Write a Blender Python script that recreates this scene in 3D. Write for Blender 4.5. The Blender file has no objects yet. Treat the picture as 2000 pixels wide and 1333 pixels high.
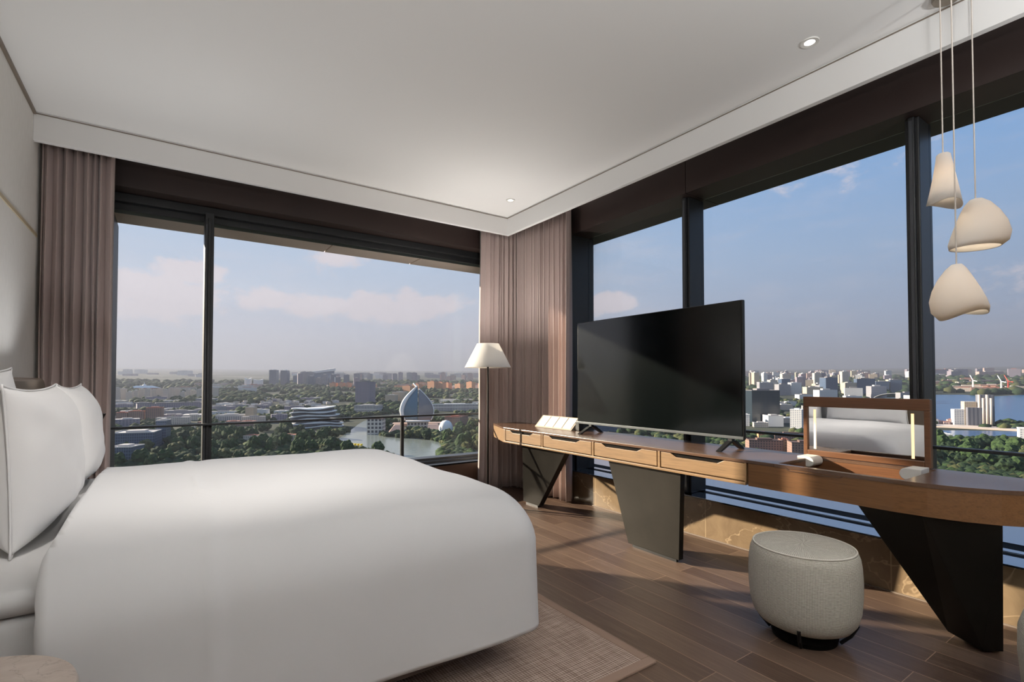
import bpy, bmesh, math, random
from mathutils import Vector, Matrix, noise
R_ = math.radians
sc = bpy.context.scene
COL = sc.collection

# ---------------------------------------------------------------- camera
cam = bpy.data.cameras.new('camera'); camo = bpy.data.objects.new('camera', cam); COL.objects.link(camo)
cam.sensor_width = 36.0; cam.lens = 979.0 / 2000.0 * 36.0
cam.shift_x = 0.0; cam.shift_y = (725.0 - 666.5) / 2000.0
cam.clip_start = 0.05; cam.clip_end = 60000
th = R_(1.28); yaw = R_(34.6)
fw = Vector((math.sin(yaw) * math.cos(th), math.cos(yaw) * math.cos(th), math.sin(th)))
rt = Vector((math.cos(yaw), -math.sin(yaw), 0)); up = rt.cross(fw)
M = Matrix((rt, up, -fw)).transposed().to_4x4(); M.translation = Vector((0, 0, 1.2))
camo.matrix_world = M
sc.camera = camo

# ---------------------------------------------------------------- colour management
sc.view_settings.view_transform = 'Standard'; sc.view_settings.look = 'None'
sc.view_settings.gamma = 1.0; sc.view_settings.exposure = 0.0
sc.view_settings.use_curve_mapping = False
cy = sc.cycles
cy.max_bounces = 8; cy.diffuse_bounces = 4; cy.glossy_bounces = 4; cy.transmission_bounces = 4
cy.transparent_max_bounces = 12; cy.volume_bounces = 0
cy.caustics_reflective = False; cy.caustics_refractive = False
cy.sample_clamp_indirect = 4.0
cy.use_denoising = True
try: cy.denoiser = 'OPENIMAGEDENOISE'
except Exception: pass

def lin(c):
    return tuple(((v / 255.0) / 12.92 if v / 255.0 <= 0.04045 else ((v / 255.0 + 0.055) / 1.055) ** 2.4) for v in c) + (1.0,)

# ---------------------------------------------------------------- node helpers
class NT:
    def __init__(s, nt): s.nt = nt; s.n = nt.nodes; s.l = nt.links
    def add(s, t, **kw):
        nd = s.n.new(t)
        ins = kw.pop('ins', {})
        for k, v in kw.items(): setattr(nd, k, v)
        for k, v in ins.items(): s.set(nd.inputs[k], v)
        return nd
    def set(s, sock, v):
        if isinstance(v, bpy.types.NodeSocket): s.l.new(v, sock)
        else: sock.default_value = v
    def math(s, op, a, b=0.0, c=None, clamp=False):
        nd = s.n.new('ShaderNodeMath'); nd.operation = op; nd.use_clamp = clamp
        s.set(nd.inputs[0], a); s.set(nd.inputs[1], b)
        if c is not None: s.set(nd.inputs[2], c)
        return nd.outputs[0]
    def vmath(s, op, a, b=None, out=0):
        nd = s.n.new('ShaderNodeVectorMath'); nd.operation = op
        s.set(nd.inputs[0], a)
        if b is not None: s.set(nd.inputs[1], b)
        return nd.outputs[out]
    def mix(s, f, a, b, typ='MIX'):
        nd = s.n.new('ShaderNodeMix'); nd.data_type = 'RGBA'; nd.blend_type = typ; nd.clamp_factor = True
        s.set(nd.inputs[0], f); s.set(nd.inputs[6], a); s.set(nd.inputs[7], b)
        return nd.outputs[2]
    def ramp(s, v, stops, interp='LINEAR'):
        nd = s.n.new('ShaderNodeValToRGB'); nd.color_ramp.interpolation = interp
        e = nd.color_ramp.elements
        while len(e) > 1: e.remove(e[-1])
        e[0].position = stops[0][0]; e[0].color = stops[0][1]
        for p, c in stops[1:]:
            q = e.new(p); q.color = c
        s.set(nd.inputs[0], v)
        return nd.outputs[0]
    def smooth(s, v, lo, hi):
        nd = s.n.new('ShaderNodeMapRange'); nd.interpolation_type = 'SMOOTHSTEP'
        s.set(nd.inputs[0], v); nd.inputs[1].default_value = lo; nd.inputs[2].default_value = hi
        return nd.outputs[0]

def g(v): return (v, v, v, 1.0)

# ---------------------------------------------------------------- world: hazy evening sky
world = bpy.data.worlds.new('sky'); sc.world = world; world.use_nodes = True
W = NT(world.node_tree); W.n.clear()
tc = W.add('ShaderNodeTexCoord')
D = W.vmath('NORMALIZE', tc.outputs['Generated'])
sep = W.add('ShaderNodeSeparateXYZ', ins={0: D}); zz = sep.outputs['Z']
left = W.ramp(zz, [(0.0, lin((196, 198, 212))), (0.045, lin((203, 204, 219))), (0.10, lin((204, 208, 226))), (0.17, lin((196, 209, 231))), (0.27, lin((180, 203, 232))), (0.42, lin((160, 194, 234))), (1.0, lin((120, 165, 220)))])
right = W.ramp(zz, [(0.0, lin((152, 163, 188))), (0.045, lin((155, 170, 200))), (0.12, lin((158, 178, 210))), (0.22, lin((150, 180, 218))), (0.35, lin((128, 172, 224))), (0.50, lin((106, 158, 220))), (1.0, lin((90, 140, 205)))])
azf = W.smooth(W.vmath('DOT_PRODUCT', D, (0.94, -0.10, 0.0), out=1), 0.25, 1.0)
skyc = W.mix(azf, left, right)
def dirpx(px, py):
    d = fw * 979.0 + rt * (px - 1000.0) - up * (py - 725.0)
    return d.normalized()
nz = W.add('ShaderNodeTexNoise', ins={'Vector': W.vmath('MULTIPLY', D, (1.0, 1.0, 1.7)), 'Scale': 15.0, 'Detail': 9.0, 'Roughness': 0.62})
blob = None
for bx, by, sx, k in [(236, 560, 11, 1.0), (372, 532, 13, 1.0), (300, 596, 9, .8), (352, 575, 9, .9), (518, 582, 13, .9), (600, 600, 10, .7), (650, 597, 12, .7), (735, 600, 9, .85),
                      (805, 598, 9, .8), (870, 600, 11, .6), (1200, 592, 15, 1.05), (660, 500, 8, .55), (1160, 600, 14, .5), (1650, 290, 5, .5), (1985, 560, 6, .35)]:
    dd = W.vmath('SUBTRACT', D, tuple(dirpx(bx, by)))
    dd = W.vmath('MULTIPLY', dd, (sx, sx, sx * 2.1))
    ln = W.vmath('LENGTH', dd, out=1)
    v = W.math('MULTIPLY', W.math('SUBTRACT', 1.0, ln, clamp=True), k)
    blob = v if blob is None else W.math('MAXIMUM', blob, v)
wisp = W.add('ShaderNodeTexNoise', ins={'Vector': W.vmath('MULTIPLY', D, (3.0, 3.0, 12.0)), 'Scale': 2.2, 'Detail': 6.0, 'Roughness': 0.6})
wm = W.math('MULTIPLY', W.smooth(wisp.outputs['Fac'], 0.45, 0.8), 0.22)
cl = W.smooth(W.math('ADD', W.math('MULTIPLY', blob, 0.85), W.math('MULTIPLY', nz.outputs['Fac'], 1.0)), 0.70, 0.94)
cl = W.math('MULTIPLY', cl, W.smooth(blob, 0.0, 0.25))
cl = W.math('MAXIMUM', W.math('MULTIPLY', cl, 0.95), wm)
skyc = W.mix(cl, skyc, lin((234, 222, 228)))
bg = W.add('ShaderNodeBackground', ins={'Color': skyc, 'Strength': 1.0})
wo = W.add('ShaderNodeOutputWorld'); W.l.new(bg.outputs[0], wo.inputs['Surface'])

# ---------------------------------------------------------------- sun (low, beyond the left window)
sun = bpy.data.lights.new('sun', 'SUN'); suno = bpy.data.objects.new('sun', sun); COL.objects.link(suno)
sun.energy = 20.0; sun.angle = R_(0.8); sun.color = (1.0, 0.84, 0.66)
suno.rotation_euler = Vector((0.68, -1.0, -0.40)).to_track_quat('-Z', 'Y').to_euler()

# ---------------------------------------------------------------- materials
MATS = {}
def mat(name, col=(128, 128, 128), rough=0.6, metal=0.0, spec=0.5, **kw):
    m = bpy.data.materials.new(name); m.use_nodes = True
    t = NT(m.node_tree); b = t.n['Principled BSDF']
    b.inputs['Base Color'].default_value = lin(col) if max(col) > 1.0 else tuple(col) + (1.0,)
    b.inputs['Roughness'].default_value = rough; b.inputs['Metallic'].default_value = metal
    b.inputs['Specular IOR Level'].default_value = spec
    for k, v in kw.items():
        b.inputs[k].default_value = v
    m['t'] = 1
    MATS[name] = m
    return m, t, b
def bump(t, b, h, strength=0.2, dist=0.01):
    bn = t.add('ShaderNodeBump', ins={'Strength': strength, 'Distance': dist, 'Height': h})
    t.l.new(bn.outputs[0], b.inputs['Normal'])
def opos(t): return t.add('ShaderNodeTexCoord').outputs['Object']
def wpos(t): return t.add('ShaderNodeNewGeometry').outputs['Position']
def noise_t(t, vec, scale, detail=4.0, rough=0.5, dist=0.0):
    return t.add('ShaderNodeTexNoise', ins={'Vector': vec, 'Scale': scale, 'Detail': detail, 'Roughness': rough, 'Distortion': dist}).outputs['Fac']

m, t, b = mat('ceiling_paint', (231, 230, 228), 0.85, spec=0.2)
bump(t, b, noise_t(t, wpos(t), 240), 0.04, 0.002)
m, t, b = mat('wall_covering', (196, 189, 180), 0.85, spec=0.2)
n = noise_t(t, t.vmath('MULTIPLY', wpos(t), (1, 1, 0.3)), 60, 5)
t.set(b.inputs['Base Color'], t.mix(n, lin((214, 211, 206)), lin((228, 226, 222)))); bump(t, b, n, 0.12, 0.003)
mat('trim_taupe', (120, 108, 96), 0.5)
mat('brass_trim', (205, 190, 160), 0.4, 0.3)
# oak plank floor, planks along Y
m, t, b = mat('wood_floor', (90, 70, 55), 0.35)
P = wpos(t)
sp = t.add('ShaderNodeSeparateXYZ', ins={0: P})
sw = t.add('ShaderNodeCombineXYZ', ins={0: sp.outputs['Y'], 1: sp.outputs['X'], 2: 0.0}).outputs[0]
br = t.add('ShaderNodeTexBrick', offset=0.37, offset_frequency=2, ins={'Vector': sw, 'Color1': g(0.0), 'Color2': g(1.0), 'Mortar': g(0.5), 'Scale': 1.0, 'Mortar Size': 0.0016, 'Mortar Smooth': 0.1, 'Bias': 0.0, 'Brick Width': 1.25, 'Row Height': 0.135})
n1 = noise_t(t, t.vmath('MULTIPLY', P, (26, 1.6, 1)), 2.0, 6, 0.6, 0.6)
n2 = noise_t(t, t.vmath('MULTIPLY', P, (150, 5, 1)), 1.0, 4)
n3 = noise_t(t, P, 1.3, 2)
c = t.mix(br.outputs['Color'], lin((76, 58, 48)), lin((112, 92, 78)))
c = t.mix(t.math('MULTIPLY', n1, 0.75), c, lin((70, 53, 43)))
c = t.mix(t.math('MULTIPLY', t.smooth(n2, 0.5, 0.8), 0.35), c, lin((136, 116, 98)))
c = t.mix(t.math('MULTIPLY', br.outputs['Fac'], 0.75), c, lin((160, 134, 110)))
t.set(b.inputs['Base Color'], c)
t.set(b.inputs['Roughness'], t.math('ADD', 0.33, t.math('MULTIPLY', n1, 0.2)))
bump(t, b, t.math('SUBTRACT', n1, t.math('MULTIPLY', br.outputs['Fac'], 0.8)), 0.18, 0.002)
# brown marble
m, t, b = mat('brown_marble', (120, 100, 78), 0.22)
P = wpos(t)
n1 = noise_t(t, P, 5, 8, 0.62, 1.2)
v1 = t.math('ABSOLUTE', t.math('SUBTRACT', noise_t(t, P, 1.1, 5, 0.55, 0.9), 0.5))
c = t.mix(n1, lin((86, 70, 54)), lin((142, 122, 96)))
c = t.mix(t.math('MULTIPLY', t.math('SUBTRACT', 1.0, t.smooth(v1, 0.0, 0.006)), 0.30), c, lin((205, 180, 145)))
sp = t.add('ShaderNodeSeparateXYZ', ins={0: P})
jt = t.math('LESS_THAN', t.math('PINGPONG', t.math('ADD', sp.outputs['Y'], 0.05), 0.6), 0.003)
c = t.mix(t.math('MULTIPLY', jt, 0.6), c, lin((170, 150, 120)))
t.set(b.inputs['Base Color'], c)
# desk oak, grain along Y
def wood(name, c1, c2, rough=0.35, axis='Y', spec=0.5):
    m, t, b = mat(name, c1, rough, spec=spec)
    P = opos(t)
    s1 = {'Y': (40, 1.8, 40), 'Z': (40, 40, 1.8)}[axis]; s2 = {'Y': (220, 7, 220), 'Z': (220, 220, 7)}[axis]
    if rough < 0.3: s2 = (110, 4, 110)
    n1 = noise_t(t, t.vmath('MULTIPLY', P, s1), 1.0, 5, 0.6, 0.4)
    n2 = noise_t(t, t.vmath('MULTIPLY', P, s2), 1.0, 3)
    c = t.mix(n1, lin(c1), lin(c2)); c = t.mix(t.math('MULTIPLY', t.smooth(n2, 0.45, 0.7), 0.35 if rough >= 0.3 else 0.15), c, lin(tuple(v * 0.6 for v in c1)))
    t.set(b.inputs['Base Color'], c)
    if rough >= 0.3: bump(t, b, n2, 0.15, 0.001)
    return m
wood('desk_oak', (98, 66, 38), (128, 90, 56), 0.38)
wood('desk_top_oak', (78, 58, 46), (102, 78, 62), 0.24)
wood('drawer_oak', (116, 90, 60), (142, 112, 78), 0.42)
wood('lid_walnut', (86, 54, 34), (112, 74, 46), 0.35)
m, t, b = mat('black_recess', (10, 8, 7), 0.8, spec=0.1)
m, t, b = mat('dark_bronze_metal', (46, 40, 36), 0.42, 0.75)
n = noise_t(t, opos(t), 3.0, 6, 0.6)
t.set(b.inputs['Base Color'], t.mix(n, lin((34, 32, 29)), lin((54, 51, 46)))); t.set(b.inputs['Roughness'], t.math('ADD', 0.34, t.math('MULTIPLY', n, 0.2)))
m, t, b = mat('beam_brown', (44, 33, 30), 0.5)
n = noise_t(t, t.vmath('MULTIPLY', wpos(t), (1, 1, 2)), 1.6, 4)
t.set(b.inputs['Base Color'], t.mix(n, lin((38, 28, 26)), lin((58, 44, 40))))
mat('window_metal', (33, 34, 36), 0.42, 0.15)
mat('window_metal_light', (66, 68, 72), 0.4, 0.3)
mat('sill_gloss', (20, 24, 32), 0.06, 0.0, spec=1.0)
mat('sill_polished', (150, 160, 176), 0.06, 1.0)
mat('soffit_outside', (226, 202, 190), 0.7)
mat('brown_panel', (70, 50, 40), 0.45)
# thin window glass
m = bpy.data.materials.new('window_glass'); m.use_nodes = True; MATS['window_glass'] = m
t = NT(m.node_tree); t.n.clear()
fr = t.add('ShaderNodeFresnel', ins={'IOR': 1.35})
tr = t.add('ShaderNodeBsdfTransparent', ins={'Color': (0.96, 0.98, 0.985, 1)})
gl = t.add('ShaderNodeBsdfGlossy', ins={'Color': g(0.8), 'Roughness': 0.0})
mx = t.add('ShaderNodeMixShader', ins={0: t.math('MULTIPLY', fr.outputs[0], 0.35), 1: tr.outputs[0], 2: gl.outputs[0]})
t.l.new(mx.outputs[0], t.add('ShaderNodeOutputMaterial').inputs[0])
# fabrics
m, t, b = mat('bed_linen', (222, 221, 220), 0.75, spec=0.2)
b.inputs['Sheen Weight'].default_value = 0.15
bump(t, b, noise_t(t, opos(t), 700, 2), 0.05, 0.0005)
m, t, b = mat('curtain_fabric', (150, 128, 120), 0.75, spec=0.2)
b.inputs['Sheen Weight'].default_value = 0.25
n = noise_t(t, t.vmath('MULTIPLY', opos(t), (400, 400, 60)), 1.0, 2)
t.set(b.inputs['Base Color'], t.mix(n, lin((174, 156, 150)), lin((180, 162, 156))))
m, t, b = mat('sheer_fabric', (225, 228, 226), 0.8)
b.inputs['Alpha'].default_value = 0.85
m, t, b = mat('headboard_leather', (116, 102, 88), 0.55)
bump(t, b, noise_t(t, opos(t), 130, 4), 0.1, 0.002)
mat('bed_base', (92, 84, 78), 0.8)
# woven cream boucle
m, t, b = mat('woven_fabric', (176, 170, 158), 0.85, spec=0.2)
U = t.add('ShaderNodeUVMap').outputs[0]
sp = t.add('ShaderNodeSeparateXYZ', ins={0: U})
w1 = t.math('SINE', t.math('MULTIPLY', t.math('ADD', sp.outputs[0], sp.outputs[1]), 520.0))
w2 = t.math('SINE', t.math('MULTIPLY', t.math('SUBTRACT', sp.outputs[0], sp.outputs[1]), 520.0))
wv = t.math('MULTIPLY', w1, w2)
n = noise_t(t, t.vmath('MULTIPLY', U, (60, 300, 1)), 1.0, 3)
h = t.math('ADD', t.math('MULTIPLY', wv, 0.5), n)
t.set(b.inputs['Base Color'], t.mix(t.smooth(h, 0.0, 1.0), lin((150, 144, 132)), lin((214, 210, 198))))
bump(t, b, h, 0.5, 0.004)
mat('fabric_piping', (222, 217, 205), 0.8)
# rug
m, t, b = mat('rug_wool', (160, 140, 126), 0.95, spec=0.1)
P = wpos(t); sp = t.add('ShaderNodeSeparateXYZ', ins={0: P})
w1 = t.math('SINE', t.math('MULTIPLY', sp.outputs['X'], 520.0)); w2 = t.math('SINE', t.math('MULTIPLY', sp.outputs['Y'], 520.0))
n = noise_t(t, t.vmath('MULTIPLY', P, (4, 60, 1)), 1.5, 3); nn = noise_t(t, t.vmath('MULTIPLY', P, (60, 4, 1)), 1.5, 3)
h = t.math('ADD', t.math('MULTIPLY', t.math('ADD', w1, w2), 0.22), t.math('ADD', n, nn))
t.set(b.inputs['Base Color'], t.mix(t.smooth(h, 0.6, 1.4), lin((122, 102, 90)), lin((178, 158, 144)))); bump(t, b, h, 0.5, 0.003)
mat('rug_binding', (140, 116, 100), 0.85)
m, t, b = mat('table_stone', (176, 160, 146), 0.35)
P = opos(t)
n = noise_t(t, t.vmath('MULTIPLY', P, (3, 9, 3)), 2.0, 7, 0.6, 1.5)
c = t.mix(n, lin((150, 132, 118)), lin((196, 182, 170)))
v1 = t.math('ABSOLUTE', t.math('SUBTRACT', noise_t(t, P, 5, 6, 0.6, 2.0), 0.5))
c = t.mix(t.math('MULTIPLY', t.math('SUBTRACT', 1.0, t.smooth(v1, 0.0, 0.02)), 0.4), c, lin((120, 104, 92)))
t.set(b.inputs['Base Color'], c)
mat('screen_black', (3, 7, 7), 0.13, spec=0.75)
mat('black_plastic', (14, 14, 15), 0.4)
mat('bezel_grey', (96, 100, 102), 0.35, 0.7)
mat('mirror_silver', (0.92, 0.92, 0.92), 0.0, 1.0)
mat('white_card', (206, 204, 200), 0.6)
mat('card_stand', (168, 154, 138), 0.5)
mat('white_plastic', (222, 220, 214), 0.45)
mat('cord_white', (205, 196, 186), 0.6)
mat('plate_steel', (130, 120, 108), 0.4, 0.6)
mat('lamp_metal', (30, 25, 22), 0.7, 0.0, 0.2)
m, t, b = mat('porcelain', (214, 206, 196), 0.4)
def emis(name, col, s, base=(240, 235, 225)):
    m, t, b = mat(name, base, 0.5); b.inputs['Emission Color'].default_value = lin(col); b.inputs['Emission Strength'].default_value = s
    return m
emis('light_strip', (255, 214, 150), 1.15)
emis('downlight_glow', (255, 250, 240), 6.0)
emis('bulb_glow', (255, 214, 150), 3.0)
# translucent shades
def shade(name, col, tr, w):
    m = bpy.data.materials.new(name); m.use_nodes = True; MATS[name] = m
    t = NT(m.node_tree); t.n.clear()
    d = t.add('ShaderNodeBsdfDiffuse', ins={'Color': lin(col)}); s = t.add('ShaderNodeBsdfTranslucent', ins={'Color': lin(tr)})
    mx = t.add('ShaderNodeMixShader', ins={0: w, 1: d.outputs[0], 2: s.outputs[0]})
    t.l.new(mx.outputs[0], t.add('ShaderNodeOutputMaterial').inputs[0])
shade('lamp_shade_cloth', (240, 239, 237), (248, 245, 240), 0.35)
shade('porcelain_shade', (238, 236, 233), (252, 240, 222), 0.28)
# ---- outdoors
def facade(name, wall, win, bay=3.4, floor=3.1, duty=0.55, fduty=0.5, rough=0.7):
    m, t, b = mat(name, wall, rough)
    U = t.add('ShaderNodeUVMap').outputs[0]; sp = t.add('ShaderNodeSeparateXYZ', ins={0: U})
    fx = t.math('FRACT', t.math('DIVIDE', sp.outputs[0], bay)); fy = t.math('FRACT', t.math('DIVIDE', sp.outputs[1], floor))
    k = t.math('MULTIPLY', t.math('LESS_THAN', t.math('ABSOLUTE', t.math('SUBTRACT', fx, 0.5)), duty / 2), t.math('LESS_THAN', t.math('ABSOLUTE', t.math('SUBTRACT', fy, 0.5)), fduty / 2))
    t.set(b.inputs['Base Color'], t.mix(k, lin(wall), lin(win)))
    return m
facade('facade_cream', (206, 192, 176), (120, 116, 120)); facade('facade_orange', (222, 158, 112), (150, 104, 84), 4.0, 3.2, .4, .4)
facade('facade_pink', (196, 166, 156), (128, 110, 112)); facade('facade_grey', (150, 148, 152), (92, 98, 112), 3.0, 3.4)
facade('facade_blue', (96, 112, 134), (52, 68, 92), 2.4, 3.6, .7, .75, .3); facade('facade_white', (214, 212, 210), (140, 146, 156))
facade('facade_darkglass', (50, 60, 68), (34, 46, 56), 2.6, 3.4, .75, .8, .25); facade('facade_brown', (150, 118, 104), (92, 78, 78), 3.2, 3.1, .5, .6)
facade('facade_mauve', (146, 136, 146), (104, 100, 116), 5, 3.4); facade('facade_whitegrid', (206, 198, 190), (74, 72, 78), 6.2, 6.4, .62, .62)
facade('facade_colonnade', (200, 194, 188), (96, 98, 108), 3.4, 14, .5, .8); facade('facade_beige', (188, 172, 150), (150, 136, 120), 3.0, 3.2, .4, .4)
facade('facade_silo', (120, 120, 126), (88, 90, 100), 5.5, 90, .4, .9)
for n_, c_ in dict(roof_grey=(128, 124, 126), roof_light=(190, 184, 180), roof_red=(168, 108, 88), roof_brown=(104, 82, 74), roof_white=(226, 224, 222), roof_teal=(100, 150, 150),
                   ext_white=(228, 228, 228), ext_dark=(58, 62, 72), ext_glass=(88, 112, 128), ext_red=(176, 70, 56), ext_yellow=(240, 208, 60), stone_terrace=(176, 146, 130), road_asphalt=(118, 114, 118),
                   concrete_pier=(206, 190, 176), trunk=(70, 56, 44)).items():
    mat(n_, c_, 0.7)
MATS['ext_glass'].node_tree.nodes['Principled BSDF'].inputs['Roughness'].default_value = 0.25
m, t, b = mat('ground_cover', (90, 100, 70), 0.95, spec=0.1)
P = wpos(t)
n1 = noise_t(t, t.vmath('MULTIPLY', P, (.004, .004, 0)), 1.0, 8, 0.65); n2 = noise_t(t, t.vmath('MULTIPLY', P, (.012, .012, 0)), 1.0, 6, 0.7); n3 = noise_t(t, t.vmath('MULTIPLY', P, (.0009, .0009, 0)), 1.0, 5)
c = t.mix(t.smooth(n1, .35, .65), lin((50, 56, 46)), lin((82, 84, 72)))
c = t.mix(t.smooth(n2, .56, .72), c, lin((140, 128, 110)))
c = t.mix(t.smooth(n3, .55, .66), c, lin((128, 124, 112)))
t.set(b.inputs['Base Color'], c)
m, t, b = mat('river_water', (124, 130, 122), 0.18, spec=0.5)
bump(t, b, noise_t(t, t.vmath('MULTIPLY', wpos(t), (.06, .06, 0)), 1.0, 4), 0.15, 1.0)
m, t, b = mat('bay_water', (44, 88, 130), 0.25, spec=0.5)
bump(t, b, noise_t(t, t.vmath('MULTIPLY', wpos(t), (.03, .03, 0)), 1.0, 4), 0.2, 1.0)
def leaf(name, c1, c2):
    m, t, b = mat(name, c1, 0.9, spec=0.1)
    n = noise_t(t, wpos(t), 0.35, 4, 0.7)
    t.set(b.inputs['Base Color'], t.mix(t.smooth(n, .35, .65), lin(c1), lin(c2)))
leaf('leaf_dark', (32, 46, 34), (54, 68, 46)); leaf('leaf_olive', (58, 64, 42), (88, 90, 58)); leaf('leaf_green', (38, 54, 34), (64, 82, 48))
# distant air
m = bpy.data.materials.new('haze_air'); m.use_nodes = True; MATS['haze_air'] = m
t = NT(m.node_tree); t.n.clear()
HC = (0.30, 0.32, 0.385, 1)
vs = t.add('ShaderNodeVolumeScatter', ins={'Color': HC, 'Density': 1.1e-4, 'Anisotropy': 0.2})
va = t.add('ShaderNodeVolumeAbsorption', ins={'Color': HC, 'Density': 1.1e-4})
ad = t.add('ShaderNodeAddShader', ins={0: vs.outputs[0], 1: va.outputs[0]})
t.l.new(ad.outputs[0], t.add('ShaderNodeOutputMaterial').inputs['Volume'])

# ---------------------------------------------------------------- mesh builder
def tag(o, label=None, cat=None, group=None, kind=None):
    if label: o['label'] = label
    if cat: o['category'] = cat
    if group: o['group'] = group
    if kind: o['kind'] = kind
    return o
def empty(name, loc=(0, 0, 0), label=None, cat=None, group=None, kind=None):
    o = bpy.data.objects.new(name, None); COL.objects.link(o); o.location = loc; o.empty_display_size = 0.1
    return tag(o, label, cat, group, kind)
def wloc(o):
    v = Vector((0, 0, 0))
    while o is not None: v += Vector(o.location); o = o.parent
    return v
class MB:
    def __init__(s): s.v = []; s.f = []; s.m = []; s.uv = []; s.hasuv = False
    def face(s, idx, mi=0, uv=None):
        s.f.append(tuple(idx)); s.m.append(mi)
        if uv: s.hasuv = True
        s.uv.append(uv)
    def box(s, x0, x1, y0, y1, z0, z1, mi=0):
        return s.prism([(x0, y0), (x1, y0), (x1, y1), (x0, y1)], z0, z1, mi)
    def prism(s, poly, z0, z1, mi=0, top=None, uv=False, roofmi=None):
        k = len(s.v); n = len(poly)
        tp = top or poly
        s.v += [(x, y, z0) for x, y in poly] + [(x, y, z1) for x, y in tp]
        rm = mi if roofmi is None else roofmi
        s.face(range(k + n - 1, k - 1, -1), rm, [(0, 0)] * n if uv else None); s.face(range(k + n, k + 2 * n), rm, [(0, 0)] * n if uv else None)
        u = 0.0
        for i in range(n):
            j = (i + 1) % n; L = math.hypot(poly[j][0] - poly[i][0], poly[j][1] - poly[i][1])
            s.face((k + i, k + j, k + n + j, k + n + i), mi, [(u, 0), (u + L, 0), (u + L, z1 - z0), (u, z1 - z0)] if uv else None)
            u += L
        return s
    def hexa(s, p, mi=0):   # 8 points: bottom 4 ccw, top 4 ccw
        k = len(s.v); s.v += [tuple(q) for q in p]
        for a in ((3, 2, 1, 0), (4, 5, 6, 7), (0, 1, 5, 4), (1, 2, 6, 5), (2, 3, 7, 6), (3, 0, 4, 7)): s.face([k + i for i in a], mi)
        return s
    def extr(s, pts, axis, a0, a1, mi=0):  # polygon in the two other axes, extruded along axis
        k = len(s.v); n = len(pts)
        def P(p, a):
            return {'x': (a, p[0], p[1]), 'y': (p[0], a, p[1]), 'z': (p[0], p[1], a)}[axis]
        s.v += [P(p, a0) for p in pts] + [P(p, a1) for p in pts]
        s.face(range(k + n - 1, k - 1, -1), mi); s.face(range(k + n, k + 2 * n), mi)
        for i in range(n):
            j = (i + 1) % n; s.face((k + i, k + j, k + n + j, k + n + i), mi)
        return s
    def rings(s, rings, closed=True, cap0=True, cap1=True, mi=0, uvs=None):
        k = len(s.v); n = len(rings[0])
        for r in rings: s.v += [tuple(p) for p in r]
        m_ = n if closed else n - 1
        for i in range(len(rings) - 1):
            for j in range(m_):
                a, b2 = k + i * n + j, k + i * n + (j + 1) % n
                u = None
                if uvs: u = [uvs(i, j), uvs(i, j + 1), uvs(i + 1, j + 1), uvs(i + 1, j)]
                s.face((a, b2, b2 + n, a + n), mi, u)
        if cap0: s.face([k + j for j in range(n - 1, -1, -1)], mi, [uvs(0, j) for j in range(n)] if uvs else None)
        if cap1: s.face([k + (len(rings) - 1) * n + j for j in range(n)], mi, [uvs(len(rings) - 1, j) for j in range(n)] if uvs else None)
        return s
    def lathe(s, prof, c=(0, 0, 0), n=48, mi=0, cap0=True, cap1=True, uvk=None):
        rs = [[(c[0] + r * math.cos(2 * math.pi * j / n), c[1] + r * math.sin(2 * math.pi * j / n), c[2] + z) for j in range(n)] for r, z in prof]
        uvs = None
        if uvk:
            ln = [0.0]
            for i in range(1, len(prof)): ln.append(ln[-1] + math.hypot(prof[i][0] - prof[i - 1][0], prof[i][1] - prof[i - 1][1]))
            uvs = lambda i, j: (uvk * 2 * math.pi * j / n, ln[i])
        return s.rings(rs, True, cap0, cap1, mi, uvs)
    def tube(s, pts, r, n=10, mi=0):
        pts = [Vector(p) for p in pts]; rs = []
        for i, p in enumerate(pts):
            d = (pts[min(i + 1, len(pts) - 1)] - pts[max(i - 1, 0)]).normalized()
            a = d.cross(Vector((0, 0, 1)));
            if a.length < 1e-3: a = d.cross(Vector((1, 0, 0)))
            a.normalize(); b2 = d.cross(a)
            rr = r[i] if isinstance(r, (list, tuple)) else r
            rs.append([tuple(p + a * (rr * math.cos(2 * math.pi * j / n)) + b2 * (rr * math.sin(2 * math.pi * j / n))) for j in range(n)])
        return s.rings(rs, True, True, True, mi)
    def build(s, name, mats, parent=None, bevel=0.0, smooth=False, label=None, cat=None, group=None, kind=None, recenter=True, solid=0.0, subsurf=0, seg=2):
        if isinstance(mats, str): mats = [mats]
        off = Vector((0, 0, 0))
        if parent is not None: off = wloc(parent)
        elif recenter and s.v:
            xs = [v[0] for v in s.v]; ys = [v[1] for v in s.v]; zs = [v[2] for v in s.v]
            off = Vector(((min(xs) + max(xs)) / 2, (min(ys) + max(ys)) / 2, min(zs)))
        me = bpy.data.meshes.new(name); me.from_pydata([(v[0] - off.x, v[1] - off.y, v[2] - off.z) for v in s.v], [], s.f)
        for q in mats: me.materials.append(MATS[q])
        for p, mi in zip(me.polygons, s.m): p.material_index = mi
        if s.hasuv:
            ul = me.uv_layers.new(name='UVMap')
            for p, uv in zip(me.polygons, s.uv):
                if uv:
                    for li, q in zip(p.loop_indices, uv): ul.data[li].uv = q
        bm = bmesh.new(); bm.from_mesh(me); bmesh.ops.recalc_face_normals(bm, faces=bm.faces); bm.to_mesh(me); bm.free()
        if smooth:
            for p in me.polygons: p.use_smooth = True
        o = bpy.data.objects.new(name, me); COL.objects.link(o)
        if parent is not None: o.parent = parent
        else: o.location = off
        if solid:
            md = o.modifiers.new('solid', 'SOLIDIFY'); md.thickness = solid; md.offset = -1
        if bevel:
            md = o.modifiers.new('bevel', 'BEVEL'); md.width = bevel; md.segments = seg; md.limit_method = 'ANGLE'; md.angle_limit = R_(35)
            md.harden_normals = False
        if subsurf:
            md = o.modifiers.new('sub', 'SUBSURF'); md.levels = subsurf; md.render_levels = subsurf
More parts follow.
